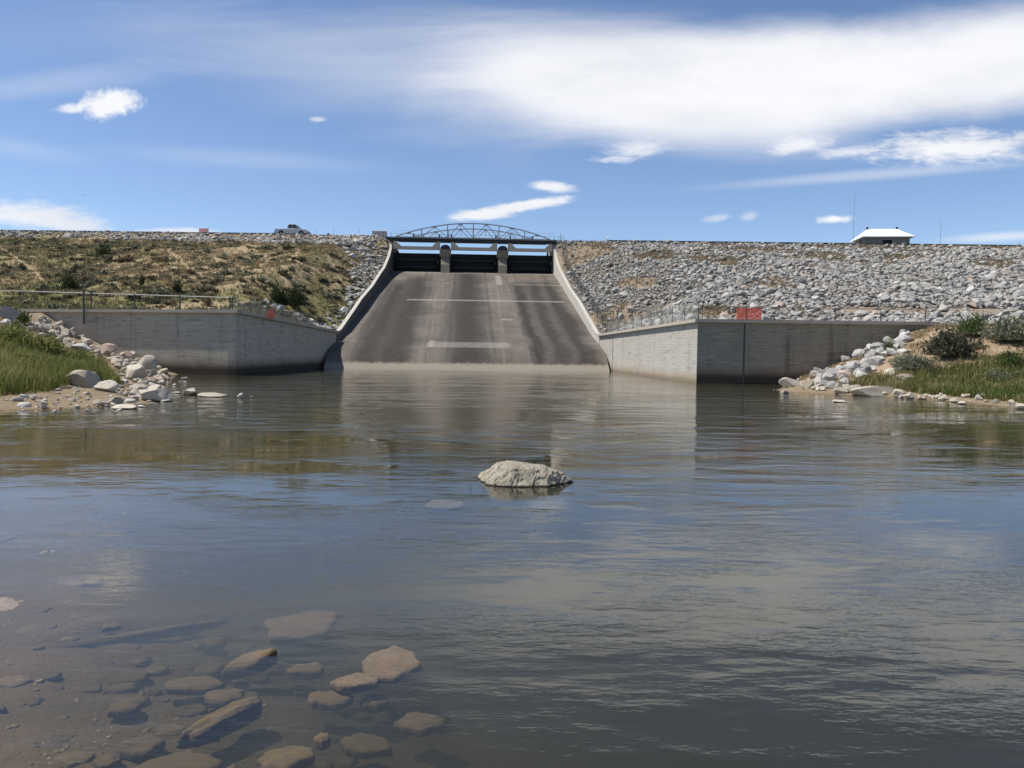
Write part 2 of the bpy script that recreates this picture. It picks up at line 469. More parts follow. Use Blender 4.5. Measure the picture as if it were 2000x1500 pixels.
def soil_left():
    m, nt, b = new_mat('dry_slope_soil', 0.95, 0.05)
    pos = N(nt, 'ShaderNodeNewGeometry').outputs['Position']
    bare = N(nt, 'ShaderNodeAttribute', attribute_name='bare').outputs['Fac']
    green = N(nt, 'ShaderNodeAttribute', attribute_name='green').outputs['Fac']
    n1 = NOISE(nt, pos, 0.25, 6, 0.65); n2 = NOISE(nt, pos, 1.7, 5, 0.7); n3 = NOISE(nt, pos, 6, 4, 0.7)
    tan = MIX(nt, n2, (0.27, 0.20, 0.125), (0.42, 0.325, 0.215))
    grass = MIX(nt, n3, (0.15, 0.125, 0.06), (0.29, 0.23, 0.125))
    grn = MIX(nt, n3, (0.11, 0.125, 0.04), (0.21, 0.205, 0.075))
    f = SMOOTH(nt, MA(nt, 'ADD', MA(nt, 'MULTIPLY', n1, 0.6), MA(nt, 'MULTIPLY', n2, 0.5)), 0.42, 0.66)
    c = MIX(nt, f, grass, tan)
    c = MIX(nt, MA(nt, 'MULTIPLY', green, SMOOTH(nt, n2, 0.3, 0.6)), c, grn)
    c = MIX(nt, bare, c, tan)
    nt.links.new(c, b.inputs['Base Color'])
    nt.links.new(BUMP(nt, MA(nt, 'ADD', n2, n3), 0.8, 0.15), b.inputs['Normal'])
    return m
def soil_right():
    m, nt, b = new_mat('riprap_slope_soil', 0.95, 0.05)
    pos = N(nt, 'ShaderNodeNewGeometry').outputs['Position']
    bare = N(nt, 'ShaderNodeAttribute', attribute_name='bare').outputs['Fac']
    n2 = NOISE(nt, pos, 1.7, 5, 0.7); n3 = NOISE(nt, pos, 7, 4, 0.7)
    dark = MIX(nt, n2, (0.085, 0.078, 0.07), (0.17, 0.155, 0.135))
    tan = MIX(nt, n3, (0.19, 0.145, 0.105), (0.33, 0.268, 0.20))
    c = MIX(nt, bare, dark, tan)
    nt.links.new(c, b.inputs['Base Color'])
    nt.links.new(BUMP(nt, n3, 0.8, 0.1), b.inputs['Normal'])
    return m
def soil_bank():
    m, nt, b = new_mat('bank_soil', 0.9, 0.1)
    pos = N(nt, 'ShaderNodeNewGeometry').outputs['Position']
    z = N(nt, 'ShaderNodeSeparateXYZ', {0: pos}).outputs[2]
    n1 = NOISE(nt, pos, 0.8, 5, 0.6); n2 = NOISE(nt, pos, 4, 5, 0.7); n3 = NOISE(nt, pos, 22, 4, 0.7)
    dry = MIX(nt, n2, (0.21, 0.145, 0.09), (0.40, 0.295, 0.20))
    dry = MIX(nt, MA(nt, 'MULTIPLY', SMOOTH(nt, n3, 0.5, 0.68), 0.5), dry, (0.13, 0.10, 0.065))
    dry = MIX(nt, MA(nt, 'MULTIPLY', SMOOTH(nt, n1, 0.45, 0.65), 0.55), dry, (0.20, 0.165, 0.105))
    mud = MIX(nt, n2, (0.15, 0.115, 0.07), (0.27, 0.21, 0.135))
    silt = MIX(nt, n1, (0.085, 0.062, 0.034), (0.15, 0.112, 0.063))
    silt = MIX(nt, MA(nt, 'MULTIPLY', SMOOTH(nt, n3, 0.52, 0.7), 0.5), silt, (0.09, 0.07, 0.045))
    c = MIX(nt, SMOOTH(nt, MA(nt, 'ADD', z, MA(nt, 'MULTIPLY', n2, 0.3)), 0.3, 0.9), mud, dry)
    c = MIX(nt, SMOOTH(nt, z, 0.03, -0.02), c, silt)
    nt.links.new(c, b.inputs['Base Color'])
    nt.links.new(BUMP(nt, MA(nt, 'ADD', n2, MA(nt, 'MULTIPLY', n3, 0.4)), 0.8, 0.05), b.inputs['Normal'])
    return m
M_SOIL_L, M_SOIL_R, M_BANK = soil_left(), soil_right(), soil_bank()

def concrete(name, c0, c1, stain=0.6, boards=True, band=0.5, band_col=(0.035, 0.03, 0.025), tidal=(0.15, 0.11, 0.075)):
    """board-marked concrete with weather stains and the dark algae line the water leaves"""
    m, nt, b = new_mat(name, 0.9, 0.15)
    pos = N(nt, 'ShaderNodeNewGeometry').outputs['Position']
    z = N(nt, 'ShaderNodeSeparateXYZ', {0: pos}).outputs[2]
    n1 = NOISE(nt, pos, 0.6, 6, 0.65)
    n2 = NOISE(nt, pos, 5, 6, 0.7)
    streakv = NOISE(nt, SCALE(nt, pos, (1.5, 1.5, 0.12)), 1.0, 5, 0.65)
    streakh = NOISE(nt, SCALE(nt, pos, (0.55, 0.55, 6.0)), 1.0, 6, 0.75)
    c = MIX(nt, MA(nt, 'MULTIPLY_ADD', n1, 0.7, MA(nt, 'MULTIPLY', n2, 0.4)), c0, c1)
    c = MIX(nt, MA(nt, 'MULTIPLY', SMOOTH(nt, streakv, 0.52, 0.75), stain), c, tuple(x * 0.5 for x in c0))
    if boards:
        fz = MA(nt, 'FRACT', MA(nt, 'MULTIPLY', z, 1 / 0.19))
        line = MA(nt, 'MULTIPLY', SMOOTH(nt, fz, 0.16, 0.03), SMOOTH(nt, streakh, 0.36, 0.6))
        c = MIX(nt, MA(nt, 'MULTIPLY', line, 0.6), c, tuple(x * 0.45 for x in c0))
        c = MIX(nt, MA(nt, 'MULTIPLY', SMOOTH(nt, streakh, 0.52, 0.66), 0.55), c, tuple(x * 1.1 for x in c1))
        streak2 = NOISE(nt, SCALE(nt, pos, (0.9, 0.9, 5.0), loc=(3, 3, 1.7)), 1.0, 6, 0.75)
        c = MIX(nt, MA(nt, 'MULTIPLY', SMOOTH(nt, streak2, 0.52, 0.66), 0.6), c, tuple(x * 0.6 for x in c0))
    sp_ = N(nt, 'ShaderNodeSeparateXYZ', {0: pos})
    if boards:
        fx = MA(nt, 'FRACT', MA(nt, 'MULTIPLY', MA(nt, 'ADD', sp_.outputs[0], sp_.outputs[1]), 1 / 2.44))
        c = MIX(nt, MA(nt, 'MULTIPLY', SMOOTH(nt, fx, 0.022, 0.008), MA(nt, 'MULTIPLY', n1, 0.7)), c, tuple(x * 0.45 for x in c0))
    if band:
        zz = MA(nt, 'ADD', z, MA(nt, 'MULTIPLY', MA(nt, 'SUBTRACT', n1, 0.5), 0.3))
        c = MIX(nt, MA(nt, 'MULTIPLY', SMOOTH(nt, zz, band + 0.75, band + 0.05), 0.75), c, tidal)
        c = MIX(nt, MA(nt, 'MULTIPLY', SMOOTH(nt, zz, band + 0.30, band - 0.12), 0.88), c, band_col)
    nt.links.new(c, b.inputs['Base Color'])
    h = MA(nt, 'ADD', n2, MA(nt, 'MULTIPLY', streakh, 0.8))
    nt.links.new(BUMP(nt, h, 0.35, 0.03), b.inputs['Normal'])
    return m
M_WALL_L = concrete('wall_concrete_left', (0.30, 0.268, 0.208), (0.51, 0.465, 0.375), 0.5, True, 0.42)
M_WALL_R = concrete('wall_concrete_right', (0.165, 0.15, 0.113), (0.31, 0.286, 0.228), 0.6, True, 0.42)  # lower base than the wing: shade on the front face put into colour
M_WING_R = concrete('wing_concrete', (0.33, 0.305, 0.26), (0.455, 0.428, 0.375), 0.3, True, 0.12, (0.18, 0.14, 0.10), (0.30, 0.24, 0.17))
M_COPING = concrete('coping_concrete', (0.33, 0.29, 0.23), (0.46, 0.41, 0.34), 0.4, False, 0)
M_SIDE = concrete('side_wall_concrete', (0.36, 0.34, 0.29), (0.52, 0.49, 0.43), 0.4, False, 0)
M_SIDE_L = concrete('side_wall_shaded_concrete', (0.085, 0.075, 0.06), (0.17, 0.155, 0.13), 0.6, False, 0)  # dark copy of the side wall mix: shade on the left wall painted in
M_PIER = concrete('pier_concrete', (0.15, 0.13, 0.10), (0.28, 0.245, 0.19), 0.7, False, 0)
M_HOIST = concrete('hoist_concrete', (0.48, 0.39, 0.27), (0.60, 0.50, 0.36), 0.3, False, 0)

def chute_material(marks):
    m, nt, b = new_mat('chute_concrete', 0.85, 0.2)
    uvn = N(nt, 'ShaderNodeUVMap', uv_map='flow').outputs[0]        # u across, v up the flow, in metres
    s = N(nt, 'ShaderNodeSeparateXYZ', {0: uvn})
    u, v = s.outputs[0], s.outputs[1]
    n1 = NOISE(nt, SCALE(nt, uvn, (0.55, 0.035, 1)), 1.0, 6, 0.62, 0.4)
    n2 = NOISE(nt, SCALE(nt, uvn, (2.6, 0.05, 1), loc=(5, 0, 0)), 1.0, 5, 0.7)
    n3 = NOISE(nt, uvn, 1.6, 6, 0.7)
    n4 = NOISE(nt, uvn, 0.22, 5, 0.6)
    c = MIX(nt, SMOOTH(nt, n4, 0.3, 0.7), (0.098, 0.083, 0.068), (0.152, 0.131, 0.11))
    c = MIX(nt, MA(nt, 'MULTIPLY', SMOOTH(nt, n2, 0.48, 0.72), 0.5), c, (0.22, 0.197, 0.168))
    # dark wet-weather streaks down the flow; heaviest below the middle gate and under the right pier
    def lobe(u0, v0, v1, w, amp):
        nonlocal c
        uu = MA(nt, 'ADD', u, MA(nt, 'MULTIPLY', MA(nt, 'SUBTRACT', MA(nt, 'ADD', MA(nt, 'MULTIPLY', n1, 0.6), MA(nt, 'MULTIPLY', n4, 0.6)), 0.6), 3.2))
        a = SMOOTH(nt, MA(nt, 'ABSOLUTE', MA(nt, 'SUBTRACT', uu, u0)), w * 1.15, w * 0.1)
        k = MA(nt, 'MULTIPLY', SMOOTH(nt, v, v1, v1 - 6), SMOOTH(nt, v, v0, v0 + 6))
        k = MA(nt, 'MULTIPLY', MA(nt, 'MULTIPLY', a, k), MA(nt, 'MULTIPLY_ADD', n3, 0.6, 0.6))
        c = MIX(nt, MA(nt, 'MULTIPLY', k, amp * 1.25, clamp=True), c, (0.036, 0.031, 0.026))
    lobe(-0.7, -4, 52, 2.9, 0.85)
    lobe(-7.2, -4, 44, 2.4, 0.85)
    lobe(-9.6, -4, 40, 1.9, 0.85)
    lobe(5.6, -4, 40, 1.1, 0.9)
    lobe(7.6, -4, 42, 1.5, 0.8)
    lobe(9.8, -6, 42, 1.5, 0.85)
    c = MIX(nt, MA(nt, 'MULTIPLY', SMOOTH(nt, n1, 0.5, 0.72), 0.45), c, (0.05, 0.044, 0.037))
    # cleaner lip where the water scours it, paler sill
    c = MIX(nt, MA(nt, 'MULTIPLY', SMOOTH(nt, MA(nt, 'ADD', v, MA(nt, 'MULTIPLY', n3, 0.7)), 1.25, 0.85), 0.85), c, (0.27, 0.24, 0.19))
    c = MIX(nt, MA(nt, 'MULTIPLY', SMOOTH(nt, v, 43, 46), 0.6), c, (0.22, 0.20, 0.17))
    # construction joints: faint dark grid
    for co, per_, off in ((v, 6.1, 0.3), (u, 4.1, 0.1)):
        fj = MA(nt, 'FRACT', MA(nt, 'ADD', MA(nt, 'MULTIPLY', co, 1 / per_), off))
        c = MIX(nt, MA(nt, 'MULTIPLY', SMOOTH(nt, MA(nt, 'ABSOLUTE', MA(nt, 'SUBTRACT', fj, 0.5)), 0.22 / per_, 0.08 / per_), MA(nt, 'MULTIPLY', MA(nt, 'MULTIPLY', n3, 0.7), SMOOTH(nt, v, 1.4, 2.6))), c, (0.045, 0.04, 0.034))
    # repaired joints
    for (u0, u1, v0, v1, a) in marks:
        q = MA(nt, 'MULTIPLY', MA(nt, 'MULTIPLY', SMOOTH(nt, u, u0 - 0.2, u0 + 0.2), SMOOTH(nt, u, u1 + 0.2, u1 - 0.2)),
               MA(nt, 'MULTIPLY', SMOOTH(nt, v, v0 - 0.15, v0 + 0.15), SMOOTH(nt, v, v1 + 0.15, v1 - 0.15)))
        c = MIX(nt, MA(nt, 'MULTIPLY', q, MA(nt, 'MULTIPLY_ADD', n3, 1.1 * a, -0.02 * a)), c, (0.33, 0.30, 0.265))
    nt.links.new(c, b.inputs['Base Color'])
    nt.links.new(BUMP(nt, MA(nt, 'ADD', n3, n2), 0.3, 0.03), b.inputs['Normal'])
    return m

def simple(name, col, rough=0.6, metal=0.0, var=0.25, scale=6.0, spec=0.3):
    m, nt, b = new_mat(name, rough, spec)
    pos = N(nt, 'ShaderNodeNewGeometry').outputs['Position']
    n = NOISE(nt, pos, scale, 5, 0.65)
    c = MIX(nt, n, tuple(x * (1 - var) for x in col), tuple(min(1, x * (1 + var)) for x in col))
    nt.links.new(c, b.inputs['Base Color'])
    b.inputs['Metallic'].default_value = metal
    return m
M_GATE = simple('gate_black_paint', (0.014, 0.015, 0.018), 0.6, 0, 0.5, 1.5)
M_DARKSTEEL = simple('dark_girder_paint', (0.03, 0.03, 0.032), 0.6, 0, 0.3)
M_STEEL = simple('truss_grey_paint', (0.36, 0.36, 0.36), 0.5, 0.2, 0.15)
M_DECK = simple('deck_concrete', (0.30, 0.295, 0.285), 0.85)
M_GALV = simple('galvanised_steel', (0.30, 0.31, 0.30), 0.6, 0.15, 0.2)
M_RUST = simple('rusty_brown_steel', (0.17, 0.125, 0.09), 0.8, 0.1, 0.3)
M_POST = simple('dark_post_paint', (0.055, 0.06, 0.058), 0.6, 0.1, 0.3)
M_ORANGE = simple('orange_plastic', (0.82, 0.15, 0.10), 0.55, 0, 0.12)
M_WHITE = simple('white_paint', (0.78, 0.78, 0.77), 0.5, 0, 0.04)
M_CABINET = simple('cabinet_grey_paint', (0.42, 0.41, 0.40), 0.6, 0, 0.08)
M_ROOF = simple('white_metal_roof', (0.80, 0.81, 0.82), 0.4, 0, 0.03)
M_BLOCK = simple('grey_block', (0.24, 0.23, 0.205), 0.9, 0, 0.25, 3)
M_BLACK = simple('black_opening', (0.01, 0.01, 0.011), 0.7)
M_TYRE = simple('tyre_rubber', (0.02, 0.02, 0.02), 0.8)
M_SILVER = simple('silver_car_paint', (0.50, 0.50, 0.49), 0.35, 0.35, 0.05)
M_GLASS = simple('dark_car_glass', (0.015, 0.018, 0.02), 0.08, 0, 0.1, 6, 0.6)
M_ASPHALT = simple('crest_asphalt', (0.06, 0.06, 0.06), 0.9)
M_WOOD = simple('bark', (0.10, 0.075, 0.05), 0.9)
M_BIRD = simple('bird_feathers', (0.02, 0.02, 0.022), 0.8)

def leaf_mat(name, c0, c1, attr=None, trans=0.25):
    m, nt, b = new_mat(name, 0.75, 0.15)
    geo = N(nt, 'ShaderNodeNewGeometry')
    r = geo.outputs['Random Per Island'] if attr is None else N(nt, 'ShaderNodeAttribute', attribute_name=attr).outputs['Fac']
    if attr is None:
        c = MIX(nt, r, c0, c1)
    else:
        r2 = MA(nt, 'ADD', r, MA(nt, 'MULTIPLY', MA(nt, 'SUBTRACT', geo.outputs['Random Per Island'], 0.5), 0.3), clamp=True)
        c = RAMP(nt, r2, c0) if isinstance(c0, list) else MIX(nt, r2, c0, c1)
    nt.links.new(c, b.inputs['Base Color'])
    tr = N(nt, 'ShaderNodeBsdfTranslucent', {'Color': c})
    mx = N(nt, 'ShaderNodeMixShader', {0: trans, 1: b.outputs[0], 2: tr.outputs[0]})
    nt.links.new(mx.outputs[0], nt.nodes['Material Output'].inputs[0])
    return m
M_REED = leaf_mat('reed_blades', [(0.0, (0.085, 0.105, 0.025)), (0.45, (0.20, 0.21, 0.06)), (0.8, (0.31, 0.295, 0.11)), (1.0, (0.38, 0.32, 0.16))], None, 'tint', 0.35)
M_GRASS = leaf_mat('bank_grass_blades', [(0.0, (0.065, 0.09, 0.022)), (0.5, (0.12, 0.145, 0.038)), (0.85, (0.22, 0.205, 0.08)), (1.0, (0.36, 0.30, 0.17))], None, 'tint', 0.3)
M_TUFT = leaf_mat('slope_tufts', [(0.0, (0.10, 0.11, 0.045)), (0.35, (0.18, 0.16, 0.08)), (0.7, (0.28, 0.22, 0.125)), (1.0, (0.38, 0.285, 0.17))], None, 'tint', 0.25)
M_RTUFT = leaf_mat('riprap_tufts', [(0.0, (0.12, 0.12, 0.06)), (0.4, (0.21, 0.18, 0.105)), (0.75, (0.26, 0.19, 0.125)), (1.0, (0.32, 0.25, 0.17))], None, 'tint', 0.25)
M_SAGE = leaf_mat('sagebrush_leaves', (0.13, 0.14, 0.09), (0.27, 0.275, 0.19))
M_SAGE_D = leaf_mat('dark_brush_leaves', (0.06, 0.062, 0.038), (0.14, 0.13, 0.085))
M_BROWN = leaf_mat('brown_brush_leaves', (0.12, 0.085, 0.055), (0.23, 0.17, 0.11))
M_JUN = leaf_mat('juniper_leaves', (0.025, 0.035, 0.014), (0.07, 0.085, 0.032))
M_WILLOW = leaf_mat('willow_leaves', (0.11, 0.13, 0.03), (0.26, 0.26, 0.09), None, 0.35)
M_GREENB = leaf_mat('green_bush_leaves', (0.055, 0.085, 0.022), (0.11, 0.15, 0.045))

# ------------------------------------------------------------------ terrain
def grid_mesh(name, xs, ys, Z, mat, attrs=None, X=None):
    nx, ny = Z.shape[1], Z.shape[0]
    if X is None: X = np.broadcast_to(xs[None, :], Z.shape)
    Yg = np.broadcast_to(ys[:, None], Z.shape)
    V = np.stack([X, Yg, Z], -1).reshape(-1, 3)
    i = np.arange(nx * ny).reshape(ny, nx)
    Fq = np.stack([i[:-1, :-1], i[:-1, 1:], i[1:, 1:], i[1:, :-1]], -1).reshape(-1, 4)
    a = {k: np.asarray(v).ravel() for k, v in (attrs or {}).items()}
    return mesh_np(name, V, Fq, mat, True, a)

PATHS_L = [[(-40, 470), (12, 490), (60, 525), (85, 548)], [(545, 500), (505, 522), (480, 552), (462, 572)], [(585, 490), (560, 515), (552, 545), (575, 565)],
           [(330, 492), (352, 505), (372, 530)], [(640, 500), (660, 540), (690, 580)], [(395, 490), (430, 510), (480, 525)]]
def bare_left(X, Y, Z):
    px, py = proj(X, Y, Z)
    r = np.zeros(np.shape(X))
    for pts in PATHS_L:
        for (x1, y1), (x2, y2) in zip(pts[:-1], pts[1:]):
            dx, dy_ = x2 - x1, y2 - y1
            t = np.clip(((px - x1) * dx + (py - y1) * dy_) / (dx * dx + dy_ * dy_), 0, 1)
            dd = np.hypot(px - x1 - t * dx, (py - y1 - t * dy_) * 1.6)
            r = np.maximum(r, np.clip(1.5 - dd / 4, 0, 0.9))
    r = np.maximum(r, np.clip((fbm(X * 0.22, Y * 0.14, 71) - 0.60) * 7, 0, 0.85) * (px > 230))
    return r
# left of the spillway
ys = np.concatenate([np.arange(43, 53.5, 0.35), np.arange(53.5, 130, 0.4), np.arange(130, 172, 4)])
t = np.linspace(0, 1, 300) ** 1.25
Yg = np.broadcast_to(ys[:, None], (len(ys), len(t)))
X = xl_border(Yg) - t[None, :] * 120
fl = np.where(X < LC[0], front_l(np.maximum(X, LA[0])), LC[1] + 0.25)
fl = np.where(X < LA[0], LA[1] + 0.25 - (LA[0] - X) * 0.0, fl)
Yc = np.maximum(Yg, fl)                             # nothing in front of the wall
Z = up_left(X, Yc)
V = np.stack([X, Yc, Z], -1).reshape(-1, 3)
nx, ny = Z.shape[1], Z.shape[0]
i = np.arange(nx * ny).reshape(ny, nx)
Fq = np.stack([i[:-1, :-1], i[1:, :-1], i[1:, 1:], i[:-1, 1:]], -1).reshape(-1, 4)
ok = (np.abs(V[Fq[:, 0], 1] - V[Fq[:, 2], 1]) > 1e-4)
pxg, pyg = proj(X, Yc, Z)
green = np.clip((pyg - 545) / 40, 0, 1) * 0.95 + np.clip((fbm(X * 0.12, Yc * 0.12, 61) - 0.55) * 3, 0, 0.5) + np.clip((200 - pxg) / 400, 0, 0.25)
me = mesh_np('terrain', V, Fq[ok], M_SOIL_L, True, {'bare': bare_left(X, Yc, Z).ravel(), 'green': np.clip(green, 0, 1).ravel()})
tag(link('terrain', me), kind='structure')
# right of the spillway
def bare_right(X, Y):
    patch = np.clip((fbm(X * 0.10, Y * 0.22, 81) - 0.49) * 8, 0, 0.9) * np.clip((Y - 97) / 7, 0, 1)
    patch = np.maximum(patch, np.clip((fbm(X * 0.2, Y * 0.2, 83) - 0.66) * 9, 0, 1))
    px, py = proj(X, Y, up_right(X, Y))
    for (cx, cy, rx, ry) in [(1240, 553, 38, 9), (1215, 600, 26, 7), (1185, 625, 30, 14), (1160, 490, 45, 9), (1250, 620, 50, 10), (1395, 610, 50, 11), (1290, 500, 40, 9), (1400, 508, 60, 7), (1760, 505, 50, 6), (1940, 515, 50, 9), (1620, 505, 40, 6)]:
        e = np.hypot((px - cx) / rx, (py - cy) / ry) + (fbm(X * 0.6, Y * 0.6, 85) - 0.5) * 1.3
        patch = np.maximum(patch, np.clip((1.15 - e) * 4, 0, 1))
    bench = np.clip((Y - 61.2) / 0.6, 0, 1) * np.clip((65.3 - Y) / 0.6, 0, 1) * np.clip((X - 20) / 6, 0, 1)
    strip = np.clip((52.8 - Y + (fbm(X * 0.4, Y * 0.4, 87) - 0.5) * 2.5) / 1.0, 0, 1)
    return np.maximum(np.maximum(patch, bench), strip)
ys = np.concatenate([np.arange(43, 53.5, 0.35), np.arange(53.5, 130, 0.4), np.arange(130, 172, 4)])
Yg = np.broadcast_to(ys[:, None], (len(ys), len(t)))
Yc = np.maximum(Yg, RC[1] + 0.25)
X = xr_border(Yc) + t[None, :] * 125
Z = up_right(X, Yc)
V = np.stack([X, Yc, Z], -1).reshape(-1, 3)
Fq = np.stack([i[:-1, :-1], i[:-1, 1:], i[1:, 1:], i[1:, :-1]], -1).reshape(-1, 4)
ok = (np.abs(V[Fq[:, 0], 1] - V[Fq[:, 2], 1]) > 1e-4)
me = mesh_np('terrain', V, Fq[ok], M_SOIL_R, True, {'bare': bare_right(X, Yc).ravel()})
tag(link('terrain', me), kind='structure')
# banks and lake bed, one sheet
ys = np.concatenate([np.arange(-8, 2, 0.5), np.arange(2, 8, 0.05), np.arange(8, 16, 0.12), np.arange(16, 53.4, 0.25)])
xs = np.concatenate([np.arange(-60, -6, 0.3), np.arange(-6, 5, 0.06), np.arange(5, 60, 0.3)])
Xg, Yg = np.meshgrid(xs, ys)
Z = low(Xg, Yg)
under = ((Xg < LC[0]) & (Xg > LA[0] - 1) & (Yg > np.where(Xg < LC[0], front_l(np.maximum(Xg, LA[0])), 99))) | ((Xg > RC[0]) & (Yg > RC[1] + 0.3))
Z = np.where(under, np.minimum(Z, 2.9), Z)
tag(link('lake_bed', grid_mesh('lake_bed', xs, ys, Z, M_BANK)), kind='structure')
b = MB(); b.box(-60, 60, 53.2, 75, -2.6, -2.0)
tag(b.build('basin_floor', M_BANK), kind='structure')
b = MB(); b.box(-3000, 3000, -3000, 3000, -3.2, -3.0)
tag(b.build('ground', M_BANK), kind='structure')

# ------------------------------------------------------------------ water
def water_material():
    m = bpy.data.materials.new('lake_water')
    m.use_nodes = True
    nt = m.node_tree
    nt.nodes.clear()
    o = N(nt, 'ShaderNodeOutputMaterial')
    pos = N(nt, 'ShaderNodeNewGeometry').outputs['Position']
    sep = N(nt, 'ShaderNodeSeparateXYZ', {0: pos})
    gust = NOISE(nt, SCALE(nt, pos, (0.10, 0.22, 1), loc=(3.1, 0.4, 0)), 1.0, 3, 0.5)
    gust2 = NOISE(nt, SCALE(nt, pos, (0.5, 1.1, 1), loc=(1.1, 5.4, 0)), 1.0, 3, 0.55)
    far = LIN(nt, sep.outputs[1], 4, 45, 0.0, 1.0)
    calm = MA(nt, 'MULTIPLY', SMOOTH(nt, gust, 0.38, 0.62, 0.35, 1.15), SMOOTH(nt, gust2, 0.36, 0.66, 0.18, 1.15))
    w1 = NOISE(nt, SCALE(nt, pos, (1.3, 3.6, 1), rot=(0, 0, 0.20)), 1.0, 3, 0.5, 0.3)
    w2 = NOISE(nt, SCALE(nt, pos, (4.0, 10.5, 1), rot=(0, 0, -0.12), loc=(2, 7, 0)), 1.0, 3, 0.55, 0.4)
    w3 = NOISE(nt, SCALE(nt, pos, (13, 30, 1), rot=(0, 0, 0.1)), 1.0, 2, 0.5)
    w0 = NOISE(nt, SCALE(nt, pos, (0.35, 1.0, 1), rot=(0, 0, 0.08), loc=(9, 2, 0)), 1.0, 3, 0.6, 0.3)
    h = MA(nt, 'ADD', MA(nt, 'MULTIPLY', w2, 0.0078), MA(nt, 'MULTIPLY', w3, 0.0024))
    fall = RAMP(nt, LIN(nt, sep.outputs[1], 0, 70), [(0.05, (1, 1, 1)), (0.16, (0.55, 0.55, 0.55)), (0.40, (0.38, 0.38, 0.38)), (0.68, (0.42, 0.42, 0.42)), (0.92, (0.75, 0.75, 0.75))])
    ruff = MA(nt, 'MULTIPLY', SMOOTH(nt, MA(nt, 'ADD', sep.outputs[0], MA(nt, 'MULTIPLY', MA(nt, 'SUBTRACT', gust, 0.5), 14)), 7, 13), SMOOTH(nt, sep.outputs[1], 16, 26))
    h = MA(nt, 'MULTIPLY', h, MA(nt, 'MULTIPLY_ADD', ruff, 0.8, fall))
    mid_ = RAMP(nt, LIN(nt, sep.outputs[1], 0, 70), [(0.05, (0.5, 0.5, 0.5)), (0.16, (0.8, 0.8, 0.8)), (0.5, (1, 1, 1))])
    h = MA(nt, 'ADD', h, MA(nt, 'MULTIPLY', MA(nt, 'MULTIPLY', w1, 0.0105), mid_))
    h = MA(nt, 'ADD', h, MA(nt, 'MULTIPLY', MA(nt, 'MULTIPLY', w0, 0.018), SMOOTH(nt, sep.outputs[1], 10, 34)))
    h = MA(nt, 'MULTIPLY', h, calm)
    nrm = BUMP(nt, h, 1.0, 1.0)
    fr = N(nt, 'ShaderNodeFresnel', {'IOR': 1.45, 'Normal': nrm}).outputs[0]
    gl = N(nt, 'ShaderNodeBsdfGlossy', {'Color': (1, 1, 1, 1), 'Roughness': 0.02, 'Normal': nrm})
    tr = N(nt, 'ShaderNodeBsdfTransparent', {'Color': (0.98, 0.95, 0.84, 1)})
    mx = N(nt, 'ShaderNodeMixShader', {0: fr, 1: tr.outputs[0], 2: gl.outputs[0]})
    vol = N(nt, 'ShaderNodeVolumePrincipled', {'Color': (0.20, 0.205, 0.13, 1), 'Density': 1.75, 'Anisotropy': 0.2, 'Absorption Color': (0, 0, 0, 1)})
    nt.links.new(mx.outputs[0], o.inputs['Surface'])
    nt.links.new(vol.outputs[0], o.inputs['Volume'])
    return m
b = MB(); b.box(-58, 58, -7.5, 74, -2.55, 0.0)
tag(b.build('water', water_material()), kind='structure')

# ------------------------------------------------------------------ spillway
def sp_pix(px, py):
    d = ray(px, py)
    best = None
    for Y in np.arange(66, 120, 0.05):
        P = EYEV + d * (Y / d[1])
        r = P - SP_O
        u, v = r @ SP_R, r @ SP_A
        if P[2] <= ch_z(v): return u, v
    return 0, 46
marks = []
for (x0, x1, y0, a) in [(795, 1100, 585, 0.9), (980, 1002, 624, 0.9), (1005, 1098, 556, 0.5), (868, 878, 553, 0.5)]:
    u0, v0 = sp_pix(x0, y0); u1, _ = sp_pix(x1, y0)
    marks.append((u0, u1, v0 - 0.35, v0 + 0.35, a))
u0, v0 = sp_pix(832, 678); u1, v1 = sp_pix(995, 670)
marks.append((u0, u1, v0, v1 + 0.1, 0.6))
u0, v0 = sp_pix(836, 678); u1, v1 = sp_pix(848, 664)
marks.append((u0, u1, v0, v1, 0.8))
u0, v0 = sp_pix(970, 556); u1, v1 = sp_pix(977, 538)
marks.append((u0, u1, v0, v1, 0.9))
M_CHUTE = chute_material(marks)
spill = empty('spillway', sp(0, 0, 0), 'wide stained concrete spillway chute with black gates at its top, dropping to the water', 'spillway')
INV = spill.location.copy()
def rel(p): return tuple(np.asarray(p) - np.asarray(INV))
# chute slab
us = np.linspace(0, 1, 41)
vs = np.array(sorted(set(list(np.arange(-3, 52.01, 0.75)) + CH_V)))
UU_ = lambda k, v: uL(v) + (HALF - uL(v)) * k
V = np.array([rel(sp(UU_(k, v), v, ch_z(v))) for v in vs for k in us])
i = np.arange(len(us) * len(vs)).reshape(len(vs), len(us))
Fq = np.stack([i[:-1, :-1], i[:-1, 1:], i[1:, 1:], i[1:, :-1]], -1).reshape(-1, 4)
me = mesh_np('chute_slab', V, Fq, M_CHUTE, True)
uvl = me.uv_layers.new(name='flow')
UVv = np.array([(UU_(k, v), v) for v in vs for k in us], np.float32)
uvl.data.foreach_set('uv', UVv[Fq.ravel()].ravel())
link('chute_slab', me, spill)
